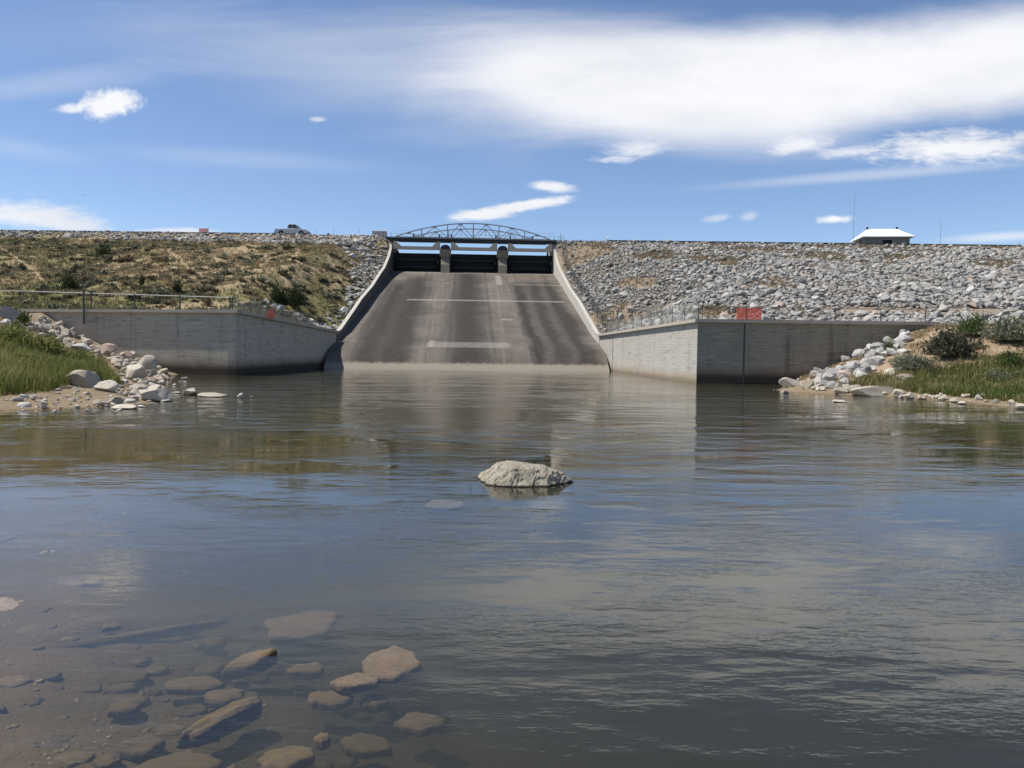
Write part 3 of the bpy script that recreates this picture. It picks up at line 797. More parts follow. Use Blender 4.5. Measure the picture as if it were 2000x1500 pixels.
# side walls, each with a pale coping edge
def side_wall(sgn):
    vv = np.array(sorted(set(list(np.linspace(V_W + 0.1, 53, 40)) + [w for w in WT_V if w > V_W])))
    b = MB(); th = 0.30
    e_ = (lambda v_: uL(v_)) if sgn < 0 else (lambda v_: uR(v_))
    for a0, a1 in zip(vv[:-1], vv[1:]):
        p = []
        for (v_, top) in ((a0, False), (a1, False), (a0, True), (a1, True)):
            zz = wt_z(v_) if top else ch_z(v_) - 1.2
            p.append((rel(sp(e_(v_), v_, zz)), rel(sp(e_(v_) + sgn * th, v_, zz))))
        b.hexa([p[0][0], p[0][1], p[1][1], p[1][0], p[2][0], p[2][1], p[3][1], p[3][0]])
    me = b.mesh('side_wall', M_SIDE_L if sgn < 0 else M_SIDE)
    bm = bmesh.new(); bm.from_mesh(me)
    bmesh.ops.remove_doubles(bm, verts=bm.verts, dist=0.002)
    # interior faces between the segments
    dead = [f for f in bm.faces if all(len(e.link_faces) > 2 for e in f.edges)]
    bmesh.ops.delete(bm, geom=dead, context='FACES')
    bm.to_mesh(me); bm.free()
    o = link('side_wall', me, spill)
    c = MB()
    for a0, a1 in zip(vv[:-1], vv[1:]):
        i0, o0, i1, o1 = e_(a0) - sgn * 0.03, e_(a0) + sgn * (th + 0.04), e_(a1) - sgn * 0.03, e_(a1) + sgn * (th + 0.04)
        z0, z1 = wt_z(a0), wt_z(a1)
        c.hexa([rel(sp(i0, a0, z0 + 0.004)), rel(sp(o0, a0, z0 + 0.004)), rel(sp(o1, a1, z1 + 0.004)), rel(sp(i1, a1, z1 + 0.004)),
                rel(sp(i0, a0, z0 + 0.14)), rel(sp(o0, a0, z0 + 0.14)), rel(sp(o1, a1, z1 + 0.14)), rel(sp(i1, a1, z1 + 0.14))])
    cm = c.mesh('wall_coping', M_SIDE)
    bm = bmesh.new(); bm.from_mesh(cm)
    bmesh.ops.remove_doubles(bm, verts=bm.verts, dist=0.002)
    bmesh.ops.delete(bm, geom=[f for f in bm.faces if all(len(e.link_faces) > 2 for e in f.edges)], context='FACES')
    bm.to_mesh(cm); bm.free()
    link('wall_coping', cm, o)
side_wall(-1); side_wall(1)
# piers and gates
BAY = 2 * HALF
pier_u = [-HALF + BAY * 0.328, -HALF + BAY * 0.682]
for pu in pier_u:
    b = MB()
    w0, w1 = 0.60, 0.78
    prof = [(45.0, 12.3), (45.25, 13.6), (45.8, 14.6), (45.9, 15.9), (51.5, 15.9), (51.5, 12.2)]
    n = len(prof)
    vsx = [rel(sp(pu - w0, v_, z_)) for v_, z_ in prof] + [rel(sp(pu + w0, v_, z_)) for v_, z_ in prof]
    b.add(vsx, [tuple(range(n)), tuple(range(n, 2 * n))[::-1]] + [(k, (k + 1) % n, n + (k + 1) % n, n + k) for k in range(n)])
    p = b.build('pier', M_PIER, spill)
    b = MB()
    q = lambda u, v_, z_: rel(sp(pu + u, v_, z_))
    b.hexa([q(-.8, 45.6, 14.75), q(.8, 45.6, 14.75), q(.8, 47.0, 14.75), q(-.8, 47.0, 14.75), q(-.8, 45.4, 15.75), q(.8, 45.4, 15.75), q(.8, 47.0, 15.75), q(-.8, 47.0, 15.75)])
    b.build('pier_head', M_PIER, p)
    b = MB()
    for k in range(6):
        a0, a1 = math.pi * k / 6, math.pi * (k + 1) / 6
        for_ = [(math.cos(a0), math.sin(a0)), (math.cos(a1), math.sin(a1))]
        pts = []
        for vv_ in (45.7, 49):
            for (cx, cz) in for_:
                pts.append(q(cx * 0.72, vv_, 15.9 + cz * 0.55))
            pts.append(q(0, vv_, 15.85))
        b.add(pts, [(0, 1, 2), (5, 4, 3), (0, 3, 4, 1), (1, 4, 5, 2), (2, 5, 3, 0)])
    b.build('bearing_housing', M_DARKSTEEL, p)
bays = [(-HALF + 0.05, pier_u[0] - 0.66), (pier_u[0] + 0.66, pier_u[1] - 0.66), (pier_u[1] + 0.66, HALF - 0.05)]
for (g0, g1) in bays:
    # curved skin plate
    b = MB()
    zs = np.linspace(12.62, 15.35, 9)
    for z0, z1 in zip(zs[:-1], zs[1:]):
        f = lambda z: 47.2 + 0.9 * (1 - math.cos((z - 12.6) / 2.75 * 0.9)) * -1 + 0.5
        b.hexa([rel(sp(g0, f(z0), z0)), rel(sp(g1, f(z0), z0)), rel(sp(g1, f(z0) + .15, z0)), rel(sp(g0, f(z0) + .15, z0)),
                rel(sp(g0, f(z1), z1)), rel(sp(g1, f(z1), z1)), rel(sp(g1, f(z1) + .15, z1)), rel(sp(g0, f(z1) + .15, z1))])
    gate = b.build('radial_gate', M_GATE, spill)
    for zz in (13.3, 14.35):
        b = MB(); b.beam(rel(sp(g0 + .1, 46.9, zz)), rel(sp(g1 - .1, 46.9, zz)), 0.35, 0.3); b.build('gate_girder', M_GATE, gate)
    for uu in (g0 + 0.35, g1 - 0.35):
        b = MB()
        for zz in (13.3, 14.35):
            b.beam(rel(sp(uu, 46.9, zz)), rel(sp(uu, 45.5, 13.9)), 0.25, 0.25)
        b.build('gate_arm', M_GATE, gate)
    # hoist platform frame hanging below the bridge: U shape with haunched corners
    b = MB()
    v0, v1 = 46.0, 46.6
    bb, tt = 15.75, 16.85
    L_, R_ = g0 + 0.12, g1 - 0.12
    polyL = [(L_, bb), (L_ + 1.15, bb), (L_ + 1.15, bb + 0.42), (L_ + 0.42, tt), (L_, tt)]
    polyR = [(R_, bb), (R_, tt), (R_ - 0.42, tt), (R_ - 1.15, bb + 0.42), (R_ - 1.15, bb)]
    for poly in (polyL, polyR):
        n = len(poly)
        vsx = [rel(sp(u_, v0, z_)) for u_, z_ in poly] + [rel(sp(u_, v1, z_)) for u_, z_ in poly]
        b.add(vsx, [tuple(range(n)), tuple(range(n, 2 * n))[::-1]] + [(k, (k + 1) % n, n + (k + 1) % n, n + k) for k in range(n)])
    b.hexa([rel(sp(L_ + 1.15, v0, bb)), rel(sp(R_ - 1.15, v0, bb)), rel(sp(R_ - 1.15, v1, bb)), rel(sp(L_ + 1.15, v1, bb)),
            rel(sp(L_ + 1.15, v0, bb + .42)), rel(sp(R_ - 1.15, v0, bb + .42)), rel(sp(R_ - 1.15, v1, bb + .42)), rel(sp(L_ + 1.15, v1, bb + .42))])
    b.build('hoist_frame', M_HOIST, spill)

# ------------------------------------------------------------------ bridge over the gates
bridge = empty('truss_bridge', sp(0, 46, 16.72), 'grey steel bowstring truss bridge spanning the black gates above the chute', 'bridge')
BO = np.asarray(bridge.location)
br = lambda u, v, z: tuple(sp(u, v, z) - BO)
b = MB()
b.hexa([br(-HALF - .45, 46, 16.86), br(HALF + .45, 46, 16.86), br(HALF + .45, 46.35, 16.86), br(-HALF - .45, 46.35, 16.86),
        br(-HALF - .45, 46, 17.30), br(HALF + .45, 46, 17.30), br(HALF + .45, 46.35, 17.30), br(-HALF - .45, 46.35, 17.30)])
b.build('bridge_girder', M_DARKSTEEL, bridge)
b = MB()
vsx = []
for u_ in (-HALF - .45, HALF + .45):
    for v_, z_ in ((45.85, 17.304), (46.4, 17.304), (51.6, 17.52), (51.6, 17.64), (45.85, 17.46)):
        vsx.append(br(u_, v_, z_))
b.add(vsx, [(0, 1, 2, 3, 4), (9, 8, 7, 6, 5), (0, 5, 6, 1), (1, 6, 7, 2), (2, 7, 8, 3), (3, 8, 9, 4), (4, 9, 5, 0)])
b.build('bridge_deck', M_DECK, bridge)
for vv in (46.1, 51.3):
    b = MB(); npan = 12
    un = np.linspace(-HALF + 0.5, HALF - 0.5, npan + 1)
    arch = lambda u: 17.5 + 2.05 * (1 - (u / (HALF - 0.5)) ** 2)
    P = [br(u, vv, 17.47) for u in un]; T = [br(u, vv, arch(u)) for u in un]
    fine = np.linspace(un[0], un[-1], 37)
    for a0, a1 in zip(fine[:-1], fine[1:]):
        b.beam(br(a0, vv, arch(a0)), br(a1, vv, arch(a1)), 0.16, 0.13)
    b.beam(P[0], P[-1], 0.16, 0.13)
    for k in range(1, npan):
        if k % 2 == 0: b.beam(P[k], T[k], 0.12, 0.12)
        else:
            b.beam(T[k], (np.array(T[k]) * 0.55 + np.array(P[k]) * 0.45), 0.07, 0.07)
            b.beam(br(un[k] - 0.28, vv, arch(un[k]) - 0.1), br(un[k] + 0.28, vv, arch(un[k]) - 0.1), 0.1, 0.18)
        if 1 <= k < npan:
            s_ = 1 if k % 2 else 0
            if s_:
                b.beam(T[k], P[k - 1], 0.09, 0.09); b.beam(T[k], P[k + 1], 0.09, 0.09)
    b.build('truss', M_STEEL, bridge)
    r = MB()
    for zz in (17.95, 18.4):
        r.tube(br(-HALF, vv + 0.15, zz), br(HALF, vv + 0.15, zz), 0.02, 5)
    r.build('handrail', M_STEEL, bridge)
for uu in (-HALF * .42, -HALF * .27, HALF * .28, HALF * .46, -HALF * .74, HALF * .74):
    b = MB()
    b.box(*(lambda c: (c[0] - .1, c[0] + .1, c[1] - .1, c[1] + .1, c[2], c[2] + .45))(br(uu, 46.5, 17.49)))
    b.build('hoist_motor', M_DARKSTEEL, bridge)

# ------------------------------------------------------------------ training walls
def wall_prism(b, p0, p1, top0, top1, th, zbot=-2.0, proud=0.0):
    d = np.array(p1) - np.array(p0); n = np.array([d[1], -d[0]]); n = n / np.linalg.norm(n)
    if n[1] > 0: n = -n
    a0 = np.array(p0) + n * proud; a1 = np.array(p1) + n * proud
    c0 = np.array(p0) - n * th; c1 = np.array(p1) - n * th
    b.hexa([(*a0, zbot), (*a1, zbot), (*c1, zbot), (*c0, zbot), (*a0, top0), (*a1, top1), (*c1, top1), (*c0, top0)])
def make_wall(name, label, A, Cn, E, topA, topC, topE, mat_front, mat_wing, joint_px, sgn):
    root = empty(name, (Cn[0], Cn[1], 0), label, 'wall')
    L = lambda p: np.array(p) - np.array(Cn)
    # outward normal of the wing faces the chute
    b = MB()
    wall_prism(b, L(A), L(Cn), topA, topC, 0.5)
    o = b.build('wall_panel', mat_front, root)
    b = MB()
    d = (E - Cn); n = np.array([d[1], -d[0]]) / np.linalg.norm(d)
    if n[0] * (-3 - Cn[0]) < 0: n = -n
    a0, a1 = L(Cn), L(E); c0, c1 = a0 - n * 0.5, a1 - n * 0.5
    b.hexa([(*a0, -2), (*a1, -2), (*c1, -2), (*c0, -2), (*a0, topC), (*a1, topE), (*c1, topE), (*c0, topC)])
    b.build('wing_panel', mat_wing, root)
    # coping over both, 0.14 m proud
    b = MB(); ov = 0.22
    f = np.array(Cn) - np.array(A); f = f / np.linalg.norm(f); nf = np.array([f[1], -f[0]])
    if nf[1] > 0: nf = -nf
    # corner point of the two offset lines
    M = np.array([f, -d / np.linalg.norm(d)]).T
    s_ = np.linalg.solve(M, n * ov - nf * ov)
    corner = nf * ov + f * s_[0]
    zz = 0.004; hh = 0.2
    oA, oE = L(A) + nf * ov, a1 + n * ov
    iA, iE = L(A) - nf * 0.52, c1 - n * 0.02
    M2 = np.array([f, -d / np.linalg.norm(d)]).T
    s2 = np.linalg.solve(M2, -n * 0.52 + nf * 0.52)
    icorner = -nf * 0.52 + f * s2[0]
    b.hexa([(*oA, topA + zz), (*corner, topC + zz), (*icorner, topC + zz), (*iA, topA + zz), (*oA, topA + hh), (*corner, topC + hh), (*icorner, topC + hh), (*iA, topA + hh)])
    b.hexa([(*corner, topC + zz), (*oE, topE + zz), (*iE, topE + zz), (*icorner, topC + zz), (*corner, topC + hh), (*oE, topE + hh), (*iE, topE + hh), (*icorner, topC + hh)])
    me = b.mesh('wall_coping', M_COPING)
    bm = bmesh.new(); bm.from_mesh(me); bmesh.ops.remove_doubles(bm, verts=bm.verts, dist=0.002)
    bmesh.ops.delete(bm, geom=[fc for fc in bm.faces if all(len(e.link_faces) > 2 for e in fc.edges)], context='FACES')
    bm.to_mesh(me); bm.free()
    link('wall_coping', me, root)
    # expansion joints: dark raised seal strips
    for (q0, q1, tpos, tz0, tz1, nn) in joint_px:
        p = np.array(q0) + (np.array(q1) - np.array(q0)) * tpos - np.array(Cn)
        dd = np.array(q1) - np.array(q0); dd = dd / np.linalg.norm(dd)
        b = MB()
        w = 0.05
        e0 = p - dd * w; e1 = p + dd * w
        b.hexa([(*(e0 + nn * 0.012), -1.5), (*(e1 + nn * 0.012), -1.5), (*(e1 - nn * 0.05), -1.5), (*(e0 - nn * 0.05), -1.5),
                (*(e0 + nn * 0.012), tz0), (*(e1 + nn * 0.012), tz1), (*(e1 - nn * 0.05), tz1), (*(e0 - nn * 0.05), tz0)])
        b.build('expansion_joint', M_POST, root)
    return root
nL = np.array([LC[1] - LE[1], LE[0] - LC[0]]); nL = -nL / np.linalg.norm(nL) * np.sign((-3 - LC[0]) * -nL[0] or 1)
fL = (LC - LA) / np.linalg.norm(LC - LA); nfL = np.array([fL[1], -fL[0]]);  nfL = nfL if nfL[1] < 0 else -nfL
fR = (RC - RA) / np.linalg.norm(RC - RA); nfR = np.array([fR[1], -fR[0]]);  nfR = nfR if nfR[1] < 0 else -nfR
make_wall('training_wall', 'grey board-marked concrete wall left of the chute, its top level then dipping to the chute', LA, LC, LE, LTOP, LTOP, LTOE, M_WALL_L, M_WALL_L, [], -1)
dR = (RE - RC) / np.linalg.norm(RE - RC); nR = np.array([dR[1], -dR[0]]); nR = nR if nR[0] < 0 else -nR
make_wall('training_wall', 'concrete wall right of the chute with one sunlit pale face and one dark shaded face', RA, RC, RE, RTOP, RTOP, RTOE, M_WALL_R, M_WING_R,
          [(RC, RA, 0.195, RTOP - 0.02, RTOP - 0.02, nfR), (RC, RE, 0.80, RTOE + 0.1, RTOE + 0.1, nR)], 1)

# ------------------------------------------------------------------ rocks
def ico(sub):
    bm = bmesh.new(); bmesh.ops.create_icosphere(bm, subdivisions=sub, radius=1)
    V = np.array([v.co for v in bm.verts]); Fc = np.array([[v.index for v in f.verts] for f in bm.faces]); bm.free()
    return V, Fc
ICO = {k: ico(k) for k in (1, 2, 3, 4)}
def rock_shape(rs, sub, cuts=10, lo=0.45, hi=0.85, rough=0.04):
    V, Fc = ICO[sub]; V = V.copy()
    for _ in range(cuts):
        n = rs.normal(size=3); n /= np.linalg.norm(n)
        d = rs.uniform(lo, hi)
        o = V @ n - d
        V = V - np.where(o > 0, o, 0)[:, None] * n[None]
    if rough:
        ph = rs.uniform(0, 50, 3)
        k = fbm(V[:, 0] * 2.2 + ph[0] + V[:, 2] * 1.3, V[:, 1] * 2.2 + ph[1] - V[:, 2] * 1.7, int(ph[2]), 4) - 0.5
        V = V * (1 + k[:, None] * rough * 4)
    V = V / np.abs(V).max(0)
    return V, Fc
def rotz(V, a):
    c, s_ = math.cos(a), math.sin(a)
    return np.stack([V[:, 0] * c - V[:, 1] * s_, V[:, 0] * s_ + V[:, 1] * c, V[:, 2]], -1)
rs = np.random.RandomState(7)
def rand_rots(n, rs):
    q = rs.normal(size=(n, 4)); q /= np.linalg.norm(q, axis=1)[:, None]
    w, x, y, z = q.T
    return np.stack([np.stack([1 - 2 * (y * y + z * z), 2 * (x * y - z * w), 2 * (x * z + y * w)], -1),
                     np.stack([2 * (x * y + z * w), 1 - 2 * (x * x + z * z), 2 * (y * z - x * w)], -1),
                     np.stack([2 * (x * z - y * w), 2 * (y * z + x * w), 1 - 2 * (x * x + y * y)], -1)], -2)
def scatter_rocks(P, size, rs, sub=2, protos=14, flat=(0.55, 0.85)):
    """many angular rocks merged: returns V, F"""
    shapes = [rock_shape(rs, sub, 9, 0.42, 0.8, 0.0)[0] for _ in range(protos)]
    Fc = ICO[sub][1]
    n = len(P)
    k = rs.randint(0, protos, n)
    base = np.stack(shapes)[k]                                   # n, nv, 3
    sc = np.stack([rs.uniform(0.75, 1.25, n), rs.uniform(0.7, 1.1, n), rs.uniform(*flat, n)], -1) * size[:, None] * 0.5
    R = rand_rots(n, rs)
    tilt = base * sc[:, None, :]
    # random spin about z and a moderate tumble
    a = rs.uniform(0, 2 * math.pi, n); tb = rs.normal(0, 0.45, n)
    ca, sa, cb, sb = np.cos(a), np.sin(a), np.cos(tb), np.sin(tb)
    x, y, z = tilt[..., 0], tilt[..., 1], tilt[..., 2]
    y2 = y * cb[:, None] - z * sb[:, None]; z2 = y * sb[:, None] + z * cb[:, None]
    x3 = x * ca[:, None] - y2 * sa[:, None]; y3 = x * sa[:, None] + y2 * ca[:, None]
    V = np.stack([x3, y3, z2], -1) + P[:, None, :]
    nv = base.shape[1]
    Fa = (Fc[None] + (np.arange(n) * nv)[:, None, None]).reshape(-1, 3)
    return V.reshape(-1, 3), Fa

# riprap on the right slope
def jitter(x0, x1, y0, y1, s, rs):
    gx, gy = np.meshgrid(np.arange(x0, x1, s), np.arange(y0, y1, s))
    return (gx + rs.uniform(-.5, .5, gx.shape) * s).ravel(), (gy + rs.uniform(-.5, .5, gx.shape) * s).ravel()
X, Y = jitter(4, 92, 52, 116.8, 0.335, rs)
bz = bare_right(X, Y)
sizes = rs.lognormal(-1.16, 0.46, len(X)) * (0.85 + 0.35 * np.clip((X - 10) / 50, 0, 1))
sizes = np.clip(sizes, 0.15, 0.95)
keep = (Y < 115.2) & (X > xr_border(Y) + 0.35) & (rs.uniform(size=len(X)) > bz * 0.9) & (np.abs(X) < Y * 0.72)
X, Y, sizes = X[keep], Y[keep], sizes[keep]
P = np.stack([X, Y, up_right(X, Y) + sizes * rs.uniform(0.08, 0.38, len(X))], -1)
px, py = proj(P[:, 0], P[:, 1], P[:, 2])
vis = (px < 2000) & (py < 640) & (py > 470)
app = np.where(vis, sizes / Y, 0)
big = np.argsort(-app)[:130]
rest = np.ones(len(X), bool); rest[big] = False
V, Fa = scatter_rocks(P[rest], sizes[rest], rs)
tag(link('riprap', mesh_np('riprap', V, Fa, M_RIP)), 'blanket of loose grey angular rocks covering the dam slope right of the chute', 'riprap', kind='stuff')
RIP_PROTO = []
for k in range(8):
    Vp, Fp = rock_shape(rs, 3, 12, 0.42, 0.8, 0.015)
    RIP_PROTO.append(mesh_np('riprap_boulder', Vp * np.array([0.55, 0.45, 0.36]), Fp, M_RIPO))
for j in big:
    o = link('riprap_boulder', RIP_PROTO[rs.randint(8)])
    o.location = P[j]; o.scale = (sizes[j],) * 3
    o.rotation_euler = (rs.normal(0, .35), rs.normal(0, .35), rs.uniform(0, 6.28))
    tag(o, 'large pale grey boulder among the smaller riprap right of the spillway', 'boulder', 'large boulders in the right-hand riprap')
# riprap along the left crest and down beside the left chute wall
X, Y = jitter(-95, -12, 68, 117, 0.42, rs)
px, py = proj(X, Y, up_left(X, Y))
d = xl_border(Y) - X
bandw = np.interp(Y, [66, 72, 90, 104, 112], [4.5, 2.0, 1.6, 3.2, 7.0])
crest = Y > np.interp(px, [0, 250, 520, 640, 700], [113.2, 112.6, 110.5, 110.0, 108.5]) + (fbm(X * 0.3, Y * 0, 91) - 0.5) * 3
keep = (Y < 116.2) & (d > 0.3) & (crest | ((rs.uniform(size=len(X)) < 1.45 - d / bandw) & (rs.uniform(size=len(X)) < np.interp(Y, [70, 76, 86, 92], [1, .25, .3, 1]))))
X, Y = X[keep], Y[keep]
sizes = np.clip(rs.lognormal(-0.72, 0.40, len(X)), 0.25, 1.2) * np.where(Y > 113.8, 0.72, 1.0)
P = np.stack([X, Y, up_left(X, Y) + sizes * 0.12], -1)
px, py = proj(P[:, 0], P[:, 1], P[:, 2])
app = np.where((px > 0), sizes / Y, 0)
big = np.argsort(-app)[:40]
rest = np.ones(len(X), bool); rest[big] = False
V, Fa = scatter_rocks(P[rest], sizes[rest], rs)
tag(link('riprap', mesh_np('riprap', V, Fa, M_RIP)), 'band of grey rocks along the crest above the brushy slope left of the chute', 'riprap', kind='stuff')
for j in big:
    o = link('riprap_boulder', RIP_PROTO[rs.randint(8)])
    o.location = P[j]; o.scale = (sizes[j],) * 3
    o.rotation_euler = (rs.normal(0, .35), rs.normal(0, .35), rs.uniform(0, 6.28))
    tag(o, 'large pale boulder in the rock band along the crest left of the spillway', 'boulder', 'large boulders in the left crest rocks')

# shore boulders: (centre px, base py, width px, height px, label, material)
def boulder(px, py, w, h, label, mat=M_SHORE, group=None, rough=0.05, name='boulder', rz=None, sub=4, cuts=13, lo=.42, hi=.84):
    p = hit(px, py)
    lim = (float(front_l(p[0])) - 0.25 - 0.5 if p[0] < 0 else RC[1] - 0.4)
    if p[1] > lim:
        d_ = ray(px, py); q_ = EYEV + d_ * (lim / d_[1]); p = np.array([q_[0], q_[1], max(float(low(q_[0], q_[1])), q_[2] - 0.1)])
        p[2] = float(low(p[0], p[1]))
    water = on_z(px, py, 0.0)
    if p[2] < 0.02 and water[1] > 0: p = np.array([water[0], water[1], 0.0])
    D = np.linalg.norm(p - EYEV)
    Wm, Hm = w / F_PX * D, h / F_PX * D
    V, Fc = rock_shape(rs, sub, cuts, lo, hi, rough)
    V = rotz(V, rs.uniform(-.25, .25) if rz is None else rz)
    V = V / np.abs(V).max(0)
    hz = Hm * 0.72
    dep = max(Wm * 0.38, Hm * 0.5)
    V = V * np.array([Wm / 2, dep, hz])
    me = mesh_np(name, V, Fc, mat, True)
    me.set_sharp_from_angle(angle=0.5)
    o = link(name, me)
    o.location = (p[0], p[1] + dep * 0.6, p[2] + Hm - hz)
    return tag(o, label, 'boulder', group)
LB = 'left-bank shore boulders'
boulder(155, 757, 54, 30, 'big flat-topped tan boulder in front of the reeds on the left bank', group=LB)
boulder(61, 760, 32, 17, 'small pale block lying against the foot of the tall reeds', group=LB)
boulder(199, 764, 48, 19, 'low rounded boulder right of the big flat-topped tan one', group=LB)
boulder(254, 741, 42, 27, 'tall pale boulder standing at the right edge of the reeds', group=LB)
boulder(283, 724, 40, 30, 'greyish rounded boulder near the left wall above the water', group=LB)
boulder(207, 692, 36, 19, 'pinkish boulder highest on the pile beside the left wall', M_PINK, LB)
boulder(237, 703, 32, 17, 'rusty pink boulder below the paler pink one', M_PINK, LB)
boulder(254, 697, 20, 13, 'bright cream rock wedged between the pink boulder and wall', group=LB)
boulder(280, 698, 26, 13, 'white rock leaning on the left wall above the grey boulder', group=LB)
boulder(153, 686, 38, 18, 'bluish white slab resting at the top edge of the reeds', M_RIPO, LB)
boulder(124, 653, 26, 13, 'smooth pale boulder against the upper left wall', group=LB)
boulder(101, 659, 26, 13, 'flat pale rock just left of the smooth boulder at the wall', group=LB)
boulder(76, 645, 28, 16, 'cream boulder near the outer end of the left wall', group=LB)
boulder(14, 624, 30, 24, 'whitish angular boulder at the frame edge above the reeds', M_RIPO, LB)
boulder(6, 636, 26, 12, 'flat white rock under the angular one at the frame edge', M_RIPO, LB)
boulder(126, 681, 22, 12, 'small tan rock between reeds and the bluish slab', group=LB)
boulder(228, 714, 34, 16, 'grey flat rock beneath the rusty pink boulder', group=LB)
boulder(300, 784, 64, 26, 'wide tan pointed boulder with its base in the water by left bank', group=LB, rough=0.05)
boulder(191, 793, 32, 16, 'pale round rock at the waterline, left half of a touching pair', group=LB)
boulder(218, 791, 32, 16, 'pale oblong rock at the waterline, right half of a touching pair', group=LB)
boulder(238, 799, 54, 8, 'long thin slab barely above water below the touching pair', group=LB)
boulder(79, 797, 16, 14, 'knobbly light stone on the muddy shore at left', group=LB)
boulder(268, 765, 30, 16, 'rounded tan rock above the wide pointed boulder', group=LB)
boulder(300, 764, 30, 12, 'slanting tan rock beside the water above the pointed boulder', group=LB)
WB = 'rocks standing in the water off the left bank'
boulder(372, 771, 32, 14, 'humped pale rock standing in the water off the left bank', group=WB)
boulder(414, 775, 62, 8, 'long low flat rock in the water next to the humped one', group=WB)
boulder(470, 777, 15, 11, 'small round rock alone in the water right of the flat one', group=WB)
boulder(491, 777, 8, 4, 'tiny stone breaking the water farthest from the left bank', group=WB, sub=3)
RB = 'right-bank shore boulders'
boulder(1548, 756, 44, 18, 'smooth cream boulder at the water where the right wall ends', group=RB)
boulder(1533, 768, 18, 5, 'small flat stone in water before the smooth cream boulder', group=RB, sub=3)
boulder(1604, 744, 28, 22, 'dark-sided upright boulder at the foot of the right rock pile', M_RIPO, RB)
boulder(1581, 758, 30, 15, 'tan low boulder between the cream one and the pile', group=RB)
boulder(1634, 738, 42, 20, 'broad grey boulder low in the right rock pile', M_RIPO, RB)
boulder(1671, 726, 30, 19, 'blue-grey boulder with a bright top in the right pile', M_RIPO, RB)
boulder(1685, 738, 28, 17, 'white boulder at the grass edge of the right pile', M_RIPO, RB)
boulder(1696, 708, 32, 16, 'pale boulder halfway up the right rock pile', M_RIPO, RB)
boulder(1722, 688, 34, 18, 'big white boulder on the upper right rock pile by the wall', M_RIPO, RB)
boulder(1716, 714, 28, 16, 'grey boulder beside the low sagebrush on the right pile', M_RIPO, RB)
boulder(1769, 667, 34, 15, 'bright white slab near the top of the right pile', M_RIPO, RB)
boulder(1773, 650, 28, 12, 'topmost white slab of the right pile under the fence', M_RIPO, RB)
boulder(1742, 672, 26, 14, 'cream boulder between the white slab and the wall', M_RIPO, RB)
boulder(1709, 695, 24, 12, 'small grey boulder pressed against the dark right wall', M_RIPO, RB)
boulder(1771, 690, 26, 11, 'white rock half buried in the orange soil mound', M_RIPO, RB)
boulder(1741, 734, 22, 14, 'round white boulder at the upper edge of the right grass', group=RB)
boulder(1756, 727, 13, 9, 'small white rock just above the round one in grass', group=RB)
boulder(1771, 745, 36, 13, 'domed cream boulder sitting in the right-bank grass', group=RB)
boulder(1718, 774, 84, 18, 'long flat tan slab along the right waterline', group=RB, rough=0.03)
boulder(1676, 766, 42, 16, 'tan wedge-shaped rock left of the long flat slab', group=RB)
boulder(1650, 768, 34, 15, 'cracked tan rock at the water below the broad grey boulder', group=RB)
boulder(1759, 775, 26, 16, 'blocky tan rock right of the long flat slab', group=RB)
boulder(1780, 779, 24, 9, 'low tan rock right of the blocky one at the water', group=RB)
boulder(1847, 781, 20, 10, 'pale rounded rock at the edge of the grass and water', group=RB)
boulder(1868, 786, 22, 9, 'low pale rock on the sandy right shore', group=RB)
boulder(1895, 776, 24, 10, 'grey stone on the sand at the foot of right grass', group=RB)
boulder(1925, 778, 26, 9, 'darker stone among sand right of the grey stone', M_RIPO, RB)
boulder(1994, 799, 24, 9, 'pale stone at the water by the right frame edge', group=RB)
boulder(1880, 790, 16, 6, 'small pale stone touching the water on the right shore', group=RB, sub=3)
boulder(1641, 786, 30, 5, 'flat stone awash in front of the right rock pile', group=RB)
# smaller rocks filling both piles
def pile(poly, n, label, group, mat, s0, s1, seed):
    r2 = np.random.RandomState(seed)
    xs_ = [p[0] for p in poly]; ys_ = [p[1] for p in poly]
    c = 0
    while c < n:
        x, y = r2.uniform(min(xs_), max(xs_)), r2.uniform(min(ys_), max(ys_))
        if not in_poly(np.array([x]), np.array([y]), poly)[0]: continue
        w = r2.uniform(s0, s1)
        q = hit(x, y)
        c += 0.05
        if q[1] > (front_l(q[0]) - 0.45 if q[0] < 0 else RC[1] - 0.5): continue
        boulder(x, y, w, w * r2.uniform(0.45, 0.7), label, mat if r2.rand() > 0.12 else M_PINK, group, sub=3, name='rock')
        c += 1
pile([(60, 625), (110, 632), (160, 662), (240, 695), (300, 712), (332, 742), (322, 752), (255, 755), (215, 706), (150, 688), (90, 662), (40, 640), (60, 636)], 170,
     'fist-shaped pale rock filling the pile between the reeds and left wall', 'small rocks of the left pile', M_SHORE, 9, 19, 5)
pile([(235, 745), (322, 750), (318, 770), (262, 786), (225, 776), (205, 770)], 50, 'small tan rock at the wet foot of the left pile', 'small rocks at the left waterline', M_SHORE, 8, 18, 6)
pile([(0, 782), (110, 772), (180, 775), (180, 786), (90, 795), (0, 798)], 18, 'small stone on the muddy left shore below the reeds', 'stones on the left mud', M_SHORE, 4, 10, 8)
pile([(1562, 752), (1590, 735), (1640, 712), (1700, 682), (1765, 645), (1800, 636), (1790, 662), (1730, 705), (1690, 742), (1640, 762)], 110,
     'small grey rock filling the pile at the right wall end', 'small rocks of the right pile', M_RIPO, 12, 26, 9)
pile([(1560, 762), (1650, 768), (1760, 778), (1900, 784), (2000, 798), (2000, 788), (1860, 778), (1740, 766), (1620, 756)], 32,
     'small tan stone along the right waterline', 'small stones of the right waterline', M_SHORE, 6, 16, 10)

